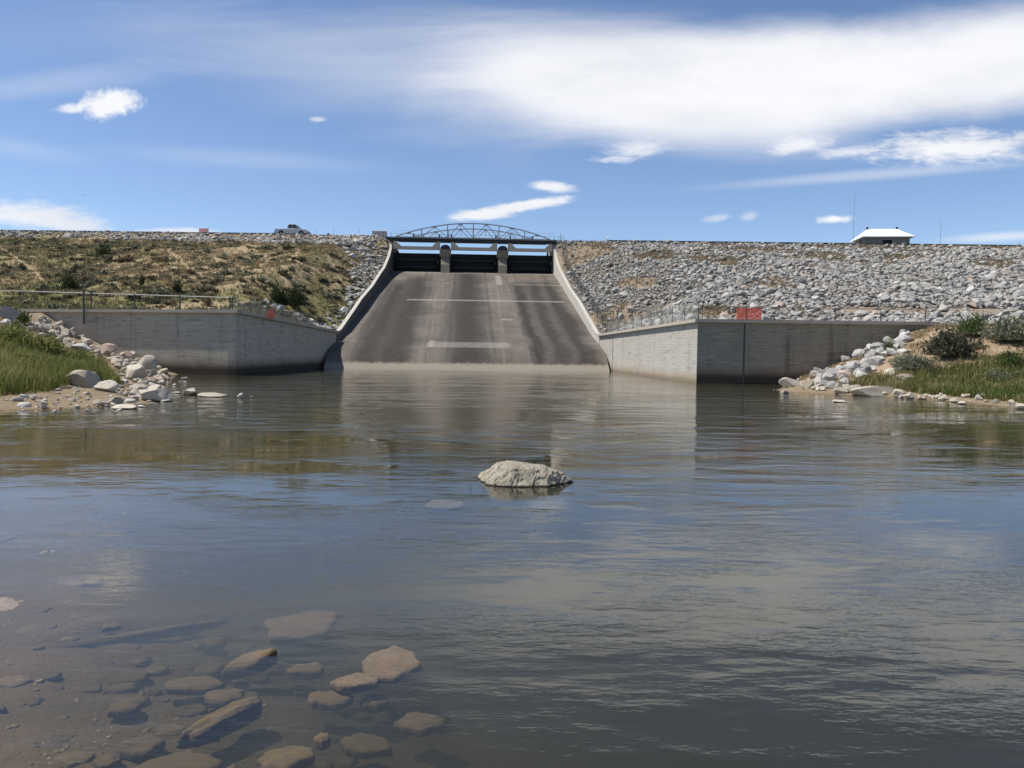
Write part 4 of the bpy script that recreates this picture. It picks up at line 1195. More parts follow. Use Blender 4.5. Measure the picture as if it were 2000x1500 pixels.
# the lone rock in the middle of the lake
pL, pR = on_z(930, 943), on_z(1124, 947)
V, Fc = ICO[4]
Wm = (pR - pL)[0]
prof_x = np.array([-1.0, -0.93, -0.78, -0.60, -0.40, -0.18, 0.10, 0.40, 0.44, 0.62, 0.80, 1.0])
prof_z = np.array([0.05, 0.36, 0.56, 0.90, 1.0, 0.95, 0.90, 0.85, 0.70, 0.62, 0.42, 0.02])
def lone():
    n_u, n_v = 170, 70
    Vv = []; hh = 0.305
    for iu in range(n_u):
        x = -1 + 2 * iu / (n_u - 1)
        top = np.interp(x, prof_x, prof_z) * hh + 0.02
        hw = 0.52 * max(0.02, (1 - abs(x + 0.12) ** 2.6 / 1.4)) * (1.0 if x < 0.75 else max(0.05, (1.02 - x) / 0.27))
        for iv in range(n_v):
            a = math.pi * iv / (n_v - 1)
            cy = -math.cos(a); sz = math.sin(a)
            # steep front face with a ridge, gentler back
            y = np.sign(cy) * abs(cy) ** 0.8 * hw
            z = (sz ** 0.55) * top
            if cy < 0: z = min(z, top * (0.30 + 0.95 * sz))
            Vv.append((x * Wm / 2, y, z - 0.0))
    Vv = np.array(Vv)
    for nrm_, f_ in (((-.75, -.2, .63), .86), ((-.35, -.62, .70), .84), ((0.12, -.80, .58), .84), ((.30, -.45, .84), .88), ((.62, -.55, .56), .88), ((.10, .05, .99), .93), ((-.2, .6, .77), .88)):
        nv_ = np.array(nrm_) / np.linalg.norm(nrm_)
        pr = Vv @ nv_; ex = pr - pr.max() * f_
        Vv = Vv - np.where(ex > 0, ex, 0)[:, None] * nv_[None]
    k = fbm(Vv[:, 0] * 5 + 3, Vv[:, 1] * 5 + Vv[:, 2] * 6, 101, 5) - 0.5
    k2 = fbm(Vv[:, 0] * 14 + Vv[:, 2] * 9, Vv[:, 1] * 10 + Vv[:, 2] * 3, 104, 3) - 0.5
    k3 = fbm(Vv[:, 0] * 26 + Vv[:, 2] * 10, Vv[:, 2] * 12 + Vv[:, 1] * 8, 107, 3) - 0.5
    cr = np.abs(fbm(Vv[:, 0] * 8 - Vv[:, 2] * 5, Vv[:, 2] * 3 + Vv[:, 1] * 3, 109, 3) - 0.5)
    Vv = Vv * (1 + 0.10 * k[:, None] + 0.05 * k2[:, None] + 0.035 * k3[:, None] - 0.05 * np.clip(1 - cr * 14, 0, 1)[:, None])
    Vv[:, 2] -= 0.035
    i = np.arange(n_u * n_v).reshape(n_u, n_v)
    Fq = np.stack([i[:-1, :-1], i[1:, :-1], i[1:, 1:], i[:-1, 1:]], -1).reshape(-1, 4)
    # skirt under the water
    low_ = Vv.reshape(n_u, n_v, 3)
    bot = np.concatenate([low_[:, 0], low_[::-1, -1]]); nb = len(bot)
    bv = bot.copy(); bv[:, 2] = -0.6; bv[:, :2] *= 1.15
    base = len(Vv)
    allV = np.concatenate([Vv, bv])
    ring = np.concatenate([i[:, 0], i[::-1, -1]])
    Fs = np.array([[ring[k_], base + k_, base + (k_ + 1) % nb, ring[(k_ + 1) % nb]] for k_ in range(nb)])
    return mesh_np('lone_rock', allV, np.concatenate([Fq, Fs]), M_LONE, True)
def lone_mat():
    m, nt, b = new_mat('lone_rock_stone', 0.9, 0.15)
    pos = N(nt, 'ShaderNodeNewGeometry').outputs['Position']
    n1 = NOISE(nt, pos, 3, 6, 0.65); n2 = NOISE(nt, SCALE(nt, pos, (22, 12, 10), rot=(0, 0.5, 0)), 1.0, 6, 0.75); n3 = NOISE(nt, pos, 40, 4, 0.7)
    c = MIX(nt, SMOOTH(nt, n1, 0.3, 0.7), (0.30, 0.265, 0.20), (0.43, 0.39, 0.305))
    c = MIX(nt, MA(nt, 'MULTIPLY', SMOOTH(nt, n2, 0.47, 0.62), 0.65), c, (0.15, 0.128, 0.09))
    c = MIX(nt, MA(nt, 'MULTIPLY', SMOOTH(nt, n3, 0.55, 0.7), 0.4), c, (0.46, 0.42, 0.33))
    z = N(nt, 'ShaderNodeSeparateXYZ', {0: pos}).outputs[2]
    c = MIX(nt, SMOOTH(nt, MA(nt, 'ADD', z, MA(nt, 'MULTIPLY', n2, 0.04)), 0.05, 0.025), c, (0.025, 0.022, 0.016))
    nt.links.new(c, b.inputs['Base Color'])
    nt.links.new(BUMP(nt, MA(nt, 'ADD', n2, MA(nt, 'MULTIPLY', n3, 0.4)), 0.9, 0.05), b.inputs['Normal'])
    return m
M_LONE = lone_mat()
o = link('lone_rock', lone())
mid = (pL + pR) / 2
o.location = (mid[0], mid[1] + 0.22, 0)
tag(o, 'large rough tan rock standing alone in the middle of the water', 'rock')

# sunken stones near the viewer
SG = 'stones under the shallow water'
def stone_mesh(wx, wy, thick, seed, mat):
    """flat water-worn stone: irregular outline, nearly flat top, rounded rim"""
    V, Fc = ICO[4]
    V = V.copy()
    th = np.arctan2(V[:, 1], V[:, 0])
    rq = np.random.RandomState(int(seed * 1000))
    rr = np.full(th.shape, 1.35)
    for q in range(7):
        a_ = 2 * math.pi * (q + rq.uniform(-.35, .35)) / 7
        cs_ = np.cos(th - a_)
        rr = np.where(cs_ > 0.05, np.minimum(rr, rq.uniform(0.7, 1.0) / np.maximum(cs_, 0.05)), rr)
    rr = rr * (1 + 0.30 * (fbm(np.cos(th) * 2.3 + seed * 7.1, np.sin(th) * 2.3 + seed * 3.3, 11, 3) - 0.5))
    xy = np.hypot(V[:, 0], V[:, 1])
    k = np.where(xy > 1e-6, (xy ** 0.6) / np.maximum(xy, 1e-6), 1)
    X_, Y_ = V[:, 0] * k * rr, V[:, 1] * k * rr
    Z_ = np.sign(V[:, 2]) * np.abs(V[:, 2]) ** 0.55
    n = fbm(X_ * 1.6 + seed, Y_ * 1.6 - seed, 19, 5) - 0.5
    n2 = fbm(X_ * 6 + seed, Y_ * 6 + Z_, 23, 3) - 0.5
    Z_ = Z_ + np.where(V[:, 2] > -0.2, n * 0.9 + n2 * 0.25, 0) + 0.25 * X_ * np.sin(seed * 5)
    X_ = X_ * (1 + n2 * 0.10); Y_ = Y_ * (1 + n2 * 0.10)
    P = np.stack([X_, Y_, Z_], -1)
    P[:, 0] /= np.abs(P[:, 0]).max(); P[:, 1] /= np.abs(P[:, 1]).max(); P[:, 2] /= P[:, 2].max()
    me = mesh_np('sunken_stone', P * np.array([wx, wy, thick]), Fc, mat, True)
    return me
sunk_n = [0]
def sunk(x0, x1, y0, y1, ztop, label, mat=None, rz=0.0, thick=0.04):
    mat = mat or M_SUNK
    near, far_ = on_z((x0 + x1) / 2, y1, ztop), on_z((x0 + x1) / 2, y0, ztop)
    l, r = on_z(x0, (y0 + y1) / 2, ztop), on_z(x1, (y0 + y1) / 2, ztop)
    c = (near + far_) / 2
    sunk_n[0] += 1
    o = link('sunken_stone', stone_mesh((r - l)[0] / 2, (far_ - near)[1] / 2, thick, sunk_n[0] * 1.37, mat))
    o.location = (c[0], c[1], ztop - thick)
    o.rotation_euler = (0, 0, rz)
    return tag(o, label, 'stone', SG)
def slab(p0, p1, halfw, z0, z1, label, thick=0.06):
    a, bb = on_z(*p0, z0), on_z(*p1, z1)
    d = bb - a; L = np.linalg.norm(d)
    sunk_n[0] += 1
    o = link('sunken_stone', stone_mesh(L / 2, halfw, thick, sunk_n[0] * 1.37, M_SUNK))
    o.location = (a + bb) / 2 - np.array([0, 0, thick * 0.7])
    o.rotation_euler = (0, -math.asin(d[2] / L), math.atan2(d[1], d[0]))
    return tag(o, label, 'stone', SG)
slab((345, 1430), (530, 1356), 0.065, 0.012, -0.04, 'long log-like brown stone with its near tip just out of the water', 0.075)
slab((430, 1298), (556, 1264), 0.10, -0.06, 0.02, 'broad flat stone with a dark far tip breaking the surface', 0.07)
sunk(706, 830, 1252, 1318, -0.004, 'round-ended tan stone level with the surface right of centre bottom', M_SUNKT, rz=0.25)
sunk(645, 745, 1306, 1336, -0.02, 'ragged narrow stone touching the round-ended tan one', M_SUNKT)
sunk(515, 662, 1188, 1240, -0.09, 'pale blurred slab lying deeper behind the other stones', M_SUNKT, rz=0.2)
sunk(85, 205, 1116, 1146, -0.035, 'wide pale stone under water below the cloud glint', M_PINK)
sunk(92, 172, 1156, 1186, -0.04, 'squarish stone in front of the wide pale one', M_SUNKT)
sunk(-40, 58, 1160, 1196, -0.025, 'flat stone cut by the left frame edge', M_SUNKT)
sunk(322, 445, 1312, 1342, -0.05, 'thin flat slab left of the broad stone', rz=0.1)
sunk(400, 480, 1334, 1366, -0.07, 'small slanted brown stone above the log-like one', rz=0.3)
sunk(212, 278, 1356, 1386, -0.05, 'rounded brown stone alone on the silt')
sunk(185, 295, 1298, 1332, -0.09, 'dim flat stone behind the rounded brown one')
sunk(375, 440, 1285, 1312, -0.12, 'faint stone left of the broad flat one')
sunk(225, 325, 1425, 1475, -0.07, 'dark reddish stone near the bottom edge')
sunk(255, 440, 1458, 1520, -0.08, 'long dark-edged slab cut by the bottom edge', rz=0.3)
sunk(500, 615, 1446, 1495, -0.06, 'yellowish slab at the bottom edge right of the log-like stone', rz=0.15)
sunk(612, 650, 1424, 1444, -0.05, 'small oval stone above the yellowish slab')
sunk(470, 560, 1485, 1530, -0.05, 'brown slab below the yellowish one at the bottom edge')
sunk(765, 875, 1385, 1420, -0.14, 'murky brown stone deepest at right')
sunk(650, 770, 1425, 1465, -0.13, 'wide dim slab between the oval stone and the murky one')
sunk(600, 690, 1340, 1370, -0.09, 'dark low stone below the ragged narrow one')
sunk(700, 760, 1350, 1375, -0.13, 'faint stone under the round-ended tan one')
sunk(825, 912, 972, 990, -0.03, 'pale pinkish stone just under the surface near the lone rock', M_PINK)
sunk(0, 30, 1040, 1056, -0.02, 'little stone at the left frame edge in mid water')
sunk(100, 185, 1455, 1490, -0.06, 'rough brown stone in the bottom left corner')
sunk(30, 85, 1352, 1378, -0.05, 'flattish stone on the silt near the left frame edge')
sunk(180, 240, 1462, 1490, -0.06, 'wedge stone between rough brown and dark reddish ones')
sunk(560, 640, 1288, 1312, -0.10, 'dim small slab right of the broad stone')
sunk(390, 440, 1238, 1256, -0.12, 'small angular stone beyond the broad stone')
slab((-90, 1296), (450, 1204), 0.05, -0.045, -0.09, 'very long thin sunken ledge lying like a dark line at left', 0.05)
rq = np.random.RandomState(77)
got = []
while len(got) < 70:
    x, y = rq.uniform(-20, 900), rq.uniform(1180, 1500)
    if x > 560 + (y - 1180) * 1.1 or (x < 250 and rq.rand() < 0.5): continue
    w_ = rq.uniform(22, 95) * (0.6 + (y - 1150) / 500)
    if any(abs(x - a_) < (w_ + b_) * 0.42 and abs(y - c_) < (w_ + b_) * 0.16 for a_, c_, b_ in got): continue
    got.append((x, y, w_))
    g = on_z(x, y, -0.1); zt = float(bed(g[0], g[1])) + rq.uniform(0.005, 0.035)
    sunk(x - w_ / 2, x + w_ / 2, y - w_ * 0.17, y + w_ * 0.17, min(zt, -0.015), 'dim brown stone half sunk in the silt among the larger stones', None, rq.uniform(-.3, .3), 0.03)
# pebbles on the bed
r2 = np.random.RandomState(3)
n = 3600
X = r2.uniform(-5.5, 1.2, n); Y = 3.0 + 6.5 * r2.uniform(size=n) ** 1.3
keep = (X < 0.3 + r2.normal(0, .5, n)) & (fbm(X * 1.1, Y * 1.1, 55) > 0.5)
X, Y = X[keep], Y[keep]
sz = np.clip(r2.lognormal(-3.7, 0.55, len(X)), 0.01, 0.12)
V, Fa = scatter_rocks(np.stack([X, Y, bed(X, Y) - sz * 0.03], -1), sz, r2, 2, 8, (0.35, 0.6))
tag(link('pebbles', mesh_np('pebbles', V, Fa, M_PEB, True)), 'brown pebbles strewn over the silty lake bed in the shallows', 'pebbles', kind='stuff')
# gravel along both shores
X = np.concatenate([r2.uniform(-22, -11, 1400), r2.uniform(13, 28, 1600)]); Y = np.concatenate([r2.uniform(22, 47, 1400), r2.uniform(26, 46, 1600)])
z = low(X, Y); keep = (z > -0.06) & (z < 0.35) & (fbm(X, Y, 57) > 0.35)
X, Y, z = X[keep], Y[keep], z[keep]
sz = np.clip(r2.lognormal(-2.1, 0.5, len(X)), 0.05, 0.4)
V, Fa = scatter_rocks(np.stack([X, Y, z + sz * 0.08], -1), sz, r2, 2, 8, (0.45, 0.7))
tag(link('gravel', mesh_np('gravel', V, Fa, M_SHOREPEB, True)), 'gravel and small stones along both muddy waterlines', 'gravel', kind='stuff')

# ------------------------------------------------------------------ grass
def blades(P, h, w, rs, lean=0.35, tint=None, per=1):
    """blades as bent tapered strips, 5 vertices each"""
    n = len(P)
    a = rs.uniform(0, 2 * math.pi, n)
    dirx, diry = np.cos(a), np.sin(a)
    la = rs.uniform(0, 2 * math.pi, n); lv = np.abs(rs.normal(0, lean, n)) * h
    lx, ly = np.cos(la) * lv, np.sin(la) * lv
    off = np.stack([dirx, diry, np.zeros(n)], -1) * (w * 0.5)[:, None]
    b0 = P - off; b1 = P + off
    mid = P + np.stack([lx * 0.35, ly * 0.35, h * 0.6], -1)
    m0 = mid - off * 0.7; m1 = mid + off * 0.7
    tip = P + np.stack([lx, ly, h], -1)
    V = np.stack([b0, b1, m1, m0, tip], 1).reshape(-1, 3)
    k = np.arange(n) * 5
    Fq = np.concatenate([np.stack([k, k + 1, k + 2], -1), np.stack([k, k + 2, k + 3], -1), np.stack([k + 3, k + 2, k + 4], -1)])
    return V, Fq, np.repeat(tint if tint is not None else rs.uniform(size=n), 5)
r3 = np.random.RandomState(11)
# tall reeds of the left bank
poly = [(-400, 600), (0, 652), (60, 662), (130, 700), (205, 720), (234, 752), (215, 757), (140, 752), (95, 765), (0, 774), (-400, 800)]
X = r3.uniform(-40, -10, 160000); Y = r3.uniform(23, 47.5, 160000); z = low(X, Y)
px, py = proj(X, Y, z)
keep = in_poly(px, py, poly) & (z > 0.1) & (px > -250)
X, Y, z = X[keep], Y[keep], z[keep]
sel = r3.permutation(len(X))[:34000]; X, Y, z = X[sel], Y[sel], z[sel]
px, py = proj(X, Y, z)
clump = fbm(X * 0.45, Y * 0.45, 63); c2 = fbm(X * 1.5, Y * 1.5, 64)
h = (0.35 + 0.95 * clump) * r3.uniform(0.65, 1.15, len(X)) * np.interp(Y, [23, 27, 47], [0.55, 0.9, 1.0]) * np.interp(px, [0, 200, 240], [1.0, 0.75, 0.6])
tint = np.clip(0.46 + (fbm(X * 0.6, Y * 0.6, 65) - 0.5) * 1.3 + (c2 - 0.5) * 0.8 + r3.normal(0, .16, len(X)) - np.clip((px - 60) / 350, 0, .35) + np.clip((Y - 30) / 60, 0, .2), 0, 1)
tint = np.where(r3.uniform(size=len(X)) < 0.09, 1.0, tint)
V, Fq, tv = blades(np.stack([X, Y, z - 0.03], -1), h, np.full(len(X), 0.030), r3, 0.36, tint)
tag(link('reeds', mesh_np('reeds', V, Fq, M_REED, False, {'tint': tv})), 'tall yellow-green reeds covering the left bank', 'reeds', kind='stuff')
# shorter grass of the right bank
poly = [(1640, 752), (1690, 744), (1770, 735), (1840, 722), (1900, 704), (1960, 688), (2060, 680), (2400, 690), (2400, 830), (2000, 788), (1900, 778), (1800, 770), (1740, 760), (1690, 757)]
X = r3.uniform(15, 40, 160000); Y = r3.uniform(27, 47, 160000); z = low(X, Y)
px, py = proj(X, Y, z)
bare = fbm(X * 0.5, Y * 0.5, 66)
keep = in_poly(px, py, poly) & (z > 0.08) & (px < 2200) & ((bare < 0.60) | (py > 745))
X, Y, z = X[keep], Y[keep], z[keep]
sel = r3.permutation(len(X))[:30000]; X, Y, z = X[sel], Y[sel], z[sel]
px, py = proj(X, Y, z)
c2 = fbm(X * 1.1, Y * 1.1, 67)
h = (0.22 + 0.35 * c2) * r3.uniform(0.6, 1.2, len(X)) + 0.25 * np.exp(-((px - 1970) / 40) ** 2 - ((py - 715) / 16) ** 2)
tint = np.clip(-0.1 + fbm(X * 0.6, Y * 0.6, 68) * 1.25 + r3.normal(0, .12, len(X)), 0, 1)
tint = np.where(r3.uniform(size=len(X)) < 0.12, r3.uniform(.85, 1, len(X)), tint)
V, Fq, tv = blades(np.stack([X, Y, z - 0.03], -1), h, np.full(len(X), 0.034), r3, 0.45, tint)
tag(link('grass', mesh_np('grass', V, Fq, M_GRASS, False, {'tint': tv})), 'green grass growing on the right bank above the sandy shore', 'grass', kind='stuff')
# thin dry weeds on the bare soil of both banks
X = np.concatenate([r3.uniform(14, 36, 16000), r3.uniform(-34, -14, 12000)]); Y = np.concatenate([r3.uniform(36, 46.6, 16000), r3.uniform(26, 49, 12000)])
z = low(X, Y)
keep = (z > 0.35) & (fbm(X * 0.8, Y * 0.8, 77) > 0.47) & (Y < np.where(X < 0, front_l(X) - 0.6, RC[1] - 0.3))
X, Y, z = X[keep], Y[keep], z[keep]
rep = lambda a: np.repeat(a, 3)
jx = rep(X) + r3.normal(0, .06, len(X) * 3); jy = rep(Y) + r3.normal(0, .06, len(X) * 3)
h = rep(r3.uniform(.08, .30, len(X))) * r3.uniform(.6, 1.1, len(X) * 3)
V, Fq, tv = blades(np.stack([jx, jy, rep(z) - 0.03], -1), h, np.full(len(h), 0.025), r3, 0.6, rep(np.clip(r3.normal(.6, .25, len(X)), 0, 1)))
tag(link('weeds', mesh_np('weeds', V, Fq, M_TUFT, False, {'tint': tv})), 'thin dry weeds on the bare soil of both banks beside the walls', 'weeds', kind='stuff')
# tufts on the left slope
n = 60000
X = r3.uniform(-95, -12, n); Y = r3.uniform(50, 112.5, n)
keep = (X < xl_border(Y) - 0.4) & (Y > np.where(X < LC[0], front_l(np.maximum(X, LA[0])), LC[1]) + 0.5) & (np.abs(X) < Y * 0.72)
X, Y = X[keep], Y[keep]; z = up_left(X, Y)
px, py = proj(X, Y, z)
ba = bare_left(X, Y, z)
cl = fbm(X * 0.5, Y * 0.5, 69)
keep = (r3.uniform(size=len(X)) > ba * 0.95) & (r3.uniform(size=len(X)) < 0.25 + cl)
X, Y, z, px, py = X[keep], Y[keep], z[keep], px[keep], py[keep]
gr = np.clip((py - 550) / 50, 0, 1) * 0.4 + np.clip((200 - px) / 400, 0, .2) - 0.08
tint0 = np.clip(fbm(X * 0.3, Y * 0.3, 70) * 1.3 - 0.05 - gr + r3.normal(0, .15, len(X)), 0, 1)
per = 5
rep = lambda a: np.repeat(a, per)
jx = rep(X) + r3.normal(0, .12, len(X) * per); jy = rep(Y) + r3.normal(0, .12, len(X) * per)
h = rep(r3.uniform(.14, .42, len(X))) * r3.uniform(.6, 1.1, len(X) * per)
V, Fq, tv = blades(np.stack([jx, jy, rep(z) - 0.03], -1), h, np.full(len(h), 0.07), r3, 0.55, rep(tint0))
tag(link('dry_grass', mesh_np('dry_grass', V, Fq, M_TUFT, False, {'tint': tv})), 'dry tan and green grass tufts over the slope left of the chute', 'grass', kind='stuff')
# dry patches in the right slope
n = 160000
X = r3.uniform(6, 90, n); Y = r3.uniform(47.5, 116, n)
keep = (X > xr_border(Y) + 0.4) & (np.abs(X) < Y * 0.72) & (r3.uniform(size=n) < bare_right(X, Y) * 0.5) & ~((Y > 61.2) & (Y < 65.3) & (X > 24))
X, Y = X[keep], Y[keep]; z = up_right(X, Y)
tint0 = np.clip(fbm(X * 0.3, Y * 0.3, 72) * 1.4 - 0.15 + r3.normal(0, .12, len(X)), 0, 1)
rep = lambda a: np.repeat(a, 4)
jx = rep(X) + r3.normal(0, .12, len(X) * 4); jy = rep(Y) + r3.normal(0, .12, len(X) * 4)
h = rep(r3.uniform(.15, .42, len(X))) * r3.uniform(.6, 1.1, len(X) * 4)
V, Fq, tv = blades(np.stack([jx, jy, rep(z) - 0.03], -1), h, np.full(len(h), 0.06), r3, 0.5, rep(tint0))
tag(link('dry_grass', mesh_np('dry_grass', V, Fq, M_RTUFT, False, {'tint': tv})), 'brown dry grass patches between the rocks right of the chute', 'grass', kind='stuff')

# ------------------------------------------------------------------ shrubs
def crown(rs, n, leaf, lumps=7, squash=0.75, upright=False):
    """leaf-sized faces along many sprays that rise and fan out of the base, so the outline is ragged; unit half-width, base at z = 0"""
    ns = max(10, n // 26)
    az = rs.uniform(0, 6.28, ns)
    el = np.arcsin(rs.uniform(0.05, 1.0, ns)) if not upright else np.arcsin(rs.uniform(0.2, 1.0, ns))
    lump = 0.72 + 0.28 * np.sin(az * rs.randint(2, 4) + rs.uniform(0, 6)) * rs.uniform(0.4, 1)
    Ls = rs.uniform(0.62, 1.08, ns) * lump
    D = np.stack([np.cos(az) * np.cos(el), np.sin(az) * np.cos(el), np.sin(el) * squash * 1.15], -1) * Ls[:, None]
    B = np.stack([rs.normal(0, .16, ns), rs.normal(0, .16, ns), np.zeros(ns)], -1)
    k = rs.randint(0, ns, n)
    t_ = rs.uniform(0.22, 1.0, n) ** 0.75
    P = B[k] + D[k] * t_[:, None]
    P = P + rs.normal(0, 0.075, (n, 3)) * (0.5 + t_[:, None])
    P[:, 2] = np.maximum(P[:, 2] - 0.10 * t_ ** 2 * (1 - np.sin(el[k])), 0.02)
    t1 = D[k] / np.linalg.norm(D[k], axis=1)[:, None] + rs.normal(0, 0.75, (n, 3))
    if upright: t1[:, 2] += 0.5
    t1 /= np.linalg.norm(t1, axis=1)[:, None]
    t2 = np.cross(t1, rs.normal(size=(n, 3))); t2 /= np.linalg.norm(t2, axis=1)[:, None]
    s_ = leaf * rs.uniform(0.6, 1.3, n)[:, None]
    V = np.stack([P - t2 * s_ * 0.32, P + t1 * s_ * 0.9, P + t2 * s_ * 0.32, P - t1 * s_ * 0.6], 1).reshape(-1, 3)
    Fq = (np.arange(n) * 4)[:, None] + np.arange(4)[None]
    return V, Fq
def stems_mb(rs, n, r, h):
    b = MB()
    for _ in range(n):
        a = rs.uniform(0, 6.28); q = rs.uniform(.15, .5)
        b.tube((0, 0, -0.08), (math.cos(a) * q, math.sin(a) * q, h * rs.uniform(.5, .9)), r, 5, r * 0.4)
    return b
r4 = np.random.RandomState(23)
def shrub(px, py, w, h, label, mat, name, cat, n=1600, leaf=0.1, upright=False, group=None, squash=0.8):
    p = hit(px, py)
    D = np.linalg.norm(p - EYEV)
    Wm, Hm = w / F_PX * D * 1.22, h / F_PX * D * 1.15
    n = int(n * 1.5)
    root = empty(name, p, label, cat, group)
    V, Fq = crown(r4, n, leaf, 8, squash, upright)
    V = V - np.array([0, 0, V[:, 2].min()])
    V = V / np.array([np.abs(V[:, 0]).max(), np.abs(V[:, 1]).max(), V[:, 2].max()]) * np.array([Wm / 2, Wm / 2 * .85, Hm])
    link('crown', mesh_np('crown', V, Fq, mat), root)
    b = stems_mb(r4, 6, 0.05, 0.8)
    b.v = [(x * Wm / 2, y * Wm / 2, z * Hm) for x, y, z in b.v]
    b.build('trunk', M_WOOD, root)
    return root
JG = 'dark bushes on the left slope'
shrub(545, 600, 46, 48, 'dark green juniper, left one of the close pair above the left wall', M_JUN, 'juniper_bush', 'bush', 1500, .09, group=JG)
shrub(577, 601, 36, 46, 'near-black juniper, right one of the close pair above the left wall', M_JUN, 'juniper_bush', 'bush', 1300, .09, group=JG)
shrub(346, 574, 26, 34, 'upright dark juniper behind the middle of the left fence', M_JUN, 'juniper_bush', 'bush', 1100, .10, True, JG, 1.2)
shrub(276, 560, 14, 24, 'slim small dark juniper on the slope left of the upright one', M_JUN, 'juniper_bush', 'bush', 600, .11, True, JG, 1.3)
shrub(136, 566, 36, 28, 'wide dark bush right behind the left fence gate post', M_JUN, 'juniper_bush', 'bush', 1100, .09, group=JG)
shrub(203, 500, 28, 20, 'dark bush high on the left slope near the crest rocks', M_JUN, 'juniper_bush', 'bush', 900, .11, group=JG)
shrub(405, 598, 26, 26, 'bare brownish shrub behind the left fence near the wall corner', M_BROWN, 'brown_shrub', 'shrub', 600, .08, True)
SG2 = 'bushes on the right bank'
shrub(1900, 656, 62, 42, 'rounded bright green bush on top of the right soil mound', M_GREENB, 'green_bush', 'bush', 3200, .07, group=SG2)
shrub(1853, 698, 84, 56, 'large dark grey sagebrush in front of the right soil mound', M_SAGE_D, 'sagebrush', 'sagebrush', 3000, .09, True, SG2)
shrub(1972, 668, 88, 52, 'broad silvery sagebrush at the right frame edge', M_SAGE, 'sagebrush', 'sagebrush', 3200, .09, True, SG2)
shrub(1778, 722, 78, 34, 'low spreading sagebrush at the top of the right grass', M_SAGE, 'sagebrush', 'sagebrush', 2200, .08, True, SG2)
shrub(1737, 690, 32, 28, 'small dark green shrub among the right pile rocks', M_GREENB, 'green_bush', 'bush', 900, .07, group=SG2)
shrub(1911, 680, 36, 20, 'small sagebrush between the large dark one and the silvery one', M_SAGE, 'sagebrush', 'sagebrush', 900, .08, True, SG2)
shrub(1975, 716, 60, 34, 'light green tall grass clump near the right frame edge', M_GREENB, 'green_bush', 'bush', 2200, .09, True, SG2)
shrub(1815, 728, 40, 26, 'scraggly dark shrub right of the low spreading sagebrush', M_SAGE_D, 'sagebrush', 'sagebrush', 800, .08, True, SG2)
shrub(1955, 745, 60, 22, 'pale weedy clump in the middle of the right grass', M_SAGE, 'weed_clump', 'weeds', 900, .07, True)
shrub(45, 632, 34, 28, 'yellow-green weedy shrub at the outer end of the left wall', M_GREENB, 'weed_clump', 'weeds', 900, .09, True)

WG = 'leafy bushes in the left reeds'
for (x_, y_, w_, h_, lab) in ((22, 684, 95, 46, 'leafy yellow-green bush at the left frame edge above the reeds'), (92, 698, 72, 38, 'leafy bush rising from the reeds below the smooth boulder'),
                              (150, 720, 62, 32, 'low leafy bush in the reeds near the bluish white slab'), (45, 732, 80, 40, 'wide leafy bush in the middle of the left reeds')):
    shrub(x_, y_, w_, h_, lab, M_WILLOW, 'willow_bush', 'bush', 2200, .09, True, WG, 1.0)
# sagebrush clumps scattered on the left slope: the largest as things, the rest as one mass
protos = []
for k in range(7):
    V, Fq = crown(r4, 300, 0.34, 6, 0.8)
    protos.append((V * np.array([.5, .5, .5]), Fq))
n = 7500
X = r4.uniform(-92, -13, n); Y = r4.uniform(53, 111.5, n)
keep = (X < xl_border(Y) - 0.9) & (np.abs(X) < Y * 0.70) & (Y > np.where(X < LC[0], front_l(np.maximum(X, LA[0])), LC[1]) + 2.5)
X, Y = X[keep], Y[keep]; z = up_left(X, Y)
px, py = proj(X, Y, z)
dens = np.clip((fbm(X * 0.35, Y * 0.25, 73) - 0.30) * 1.7, 0.05, 0.8) * (1 - 0.97 * np.clip(bare_left(X, Y, z), 0, 1)) * np.interp(Y, [53, 62, 68, 112], [0.25, 0.5, 1, 0.9])
keep = r4.uniform(size=len(X)) < dens
X, Y, z, px = X[keep], Y[keep], z[keep], px[keep]
size = np.clip(r4.lognormal(-0.25, 0.35, len(X)), 0.35, 1.7)
order = np.argsort(-np.where(px > 0, size / Y, 0))
PM = []
for mt in (M_SAGE, M_SAGE_D, M_BROWN):
    PM.append([mesh_np('sagebrush', v, f, mt) for v, f in protos])
names = [('sagebrush', 'low grey-green sagebrush clump on the tan slope left of the spillway', 'sagebrush', 'grey-green clumps on the left slope'),
         ('dark_brush', 'low dark brush clump on the tan slope left of the spillway', 'brush', 'dark clumps on the left slope'),
         ('brown_brush', 'low brown dried brush clump on the slope left of the spillway', 'brush', 'brown clumps on the left slope')]
kinds = r4.choice(3, len(X), p=[0.45, 0.38, 0.17])
for j in order[:240]:
    kd = kinds[j]
    o = link(names[kd][0], PM[kd][r4.randint(7)])
    o.location = (X[j], Y[j], z[j] - 0.04); s_ = size[j]
    o.scale = (s_ * 1.25, s_ * 1.1, s_ * r4.uniform(.8, 1.15)); o.rotation_euler = (0, 0, r4.uniform(0, 6.28))
    tag(o, names[kd][1], names[kd][2], names[kd][3])
for kd, lab, nm in ((0, 'many small grey-green brush clumps dotting the left slope', 'brush_cover'), (1, 'many small dark brush clumps dotting the left slope', 'brush_cover'), (2, 'many small brown brush clumps dotting the left slope', 'brush_cover')):
    Vs, Fs, off = [], [], 0
    for j in order[240:]:
        if kinds[j] != kd: continue
        v, f = protos[r4.randint(7)]
        v = rotz(v, r4.uniform(0, 6.28)) * np.array([1.25, 1.1, 1.0]) * size[j] + np.array([X[j], Y[j], z[j] - 0.04])
        Vs.append(v); Fs.append(f + off); off += len(v)
    tag(link(nm, mesh_np(nm, np.concatenate(Vs), np.concatenate(Fs), (M_SAGE, M_SAGE_D, M_BROWN)[kd])), lab, 'brush', kind='stuff')

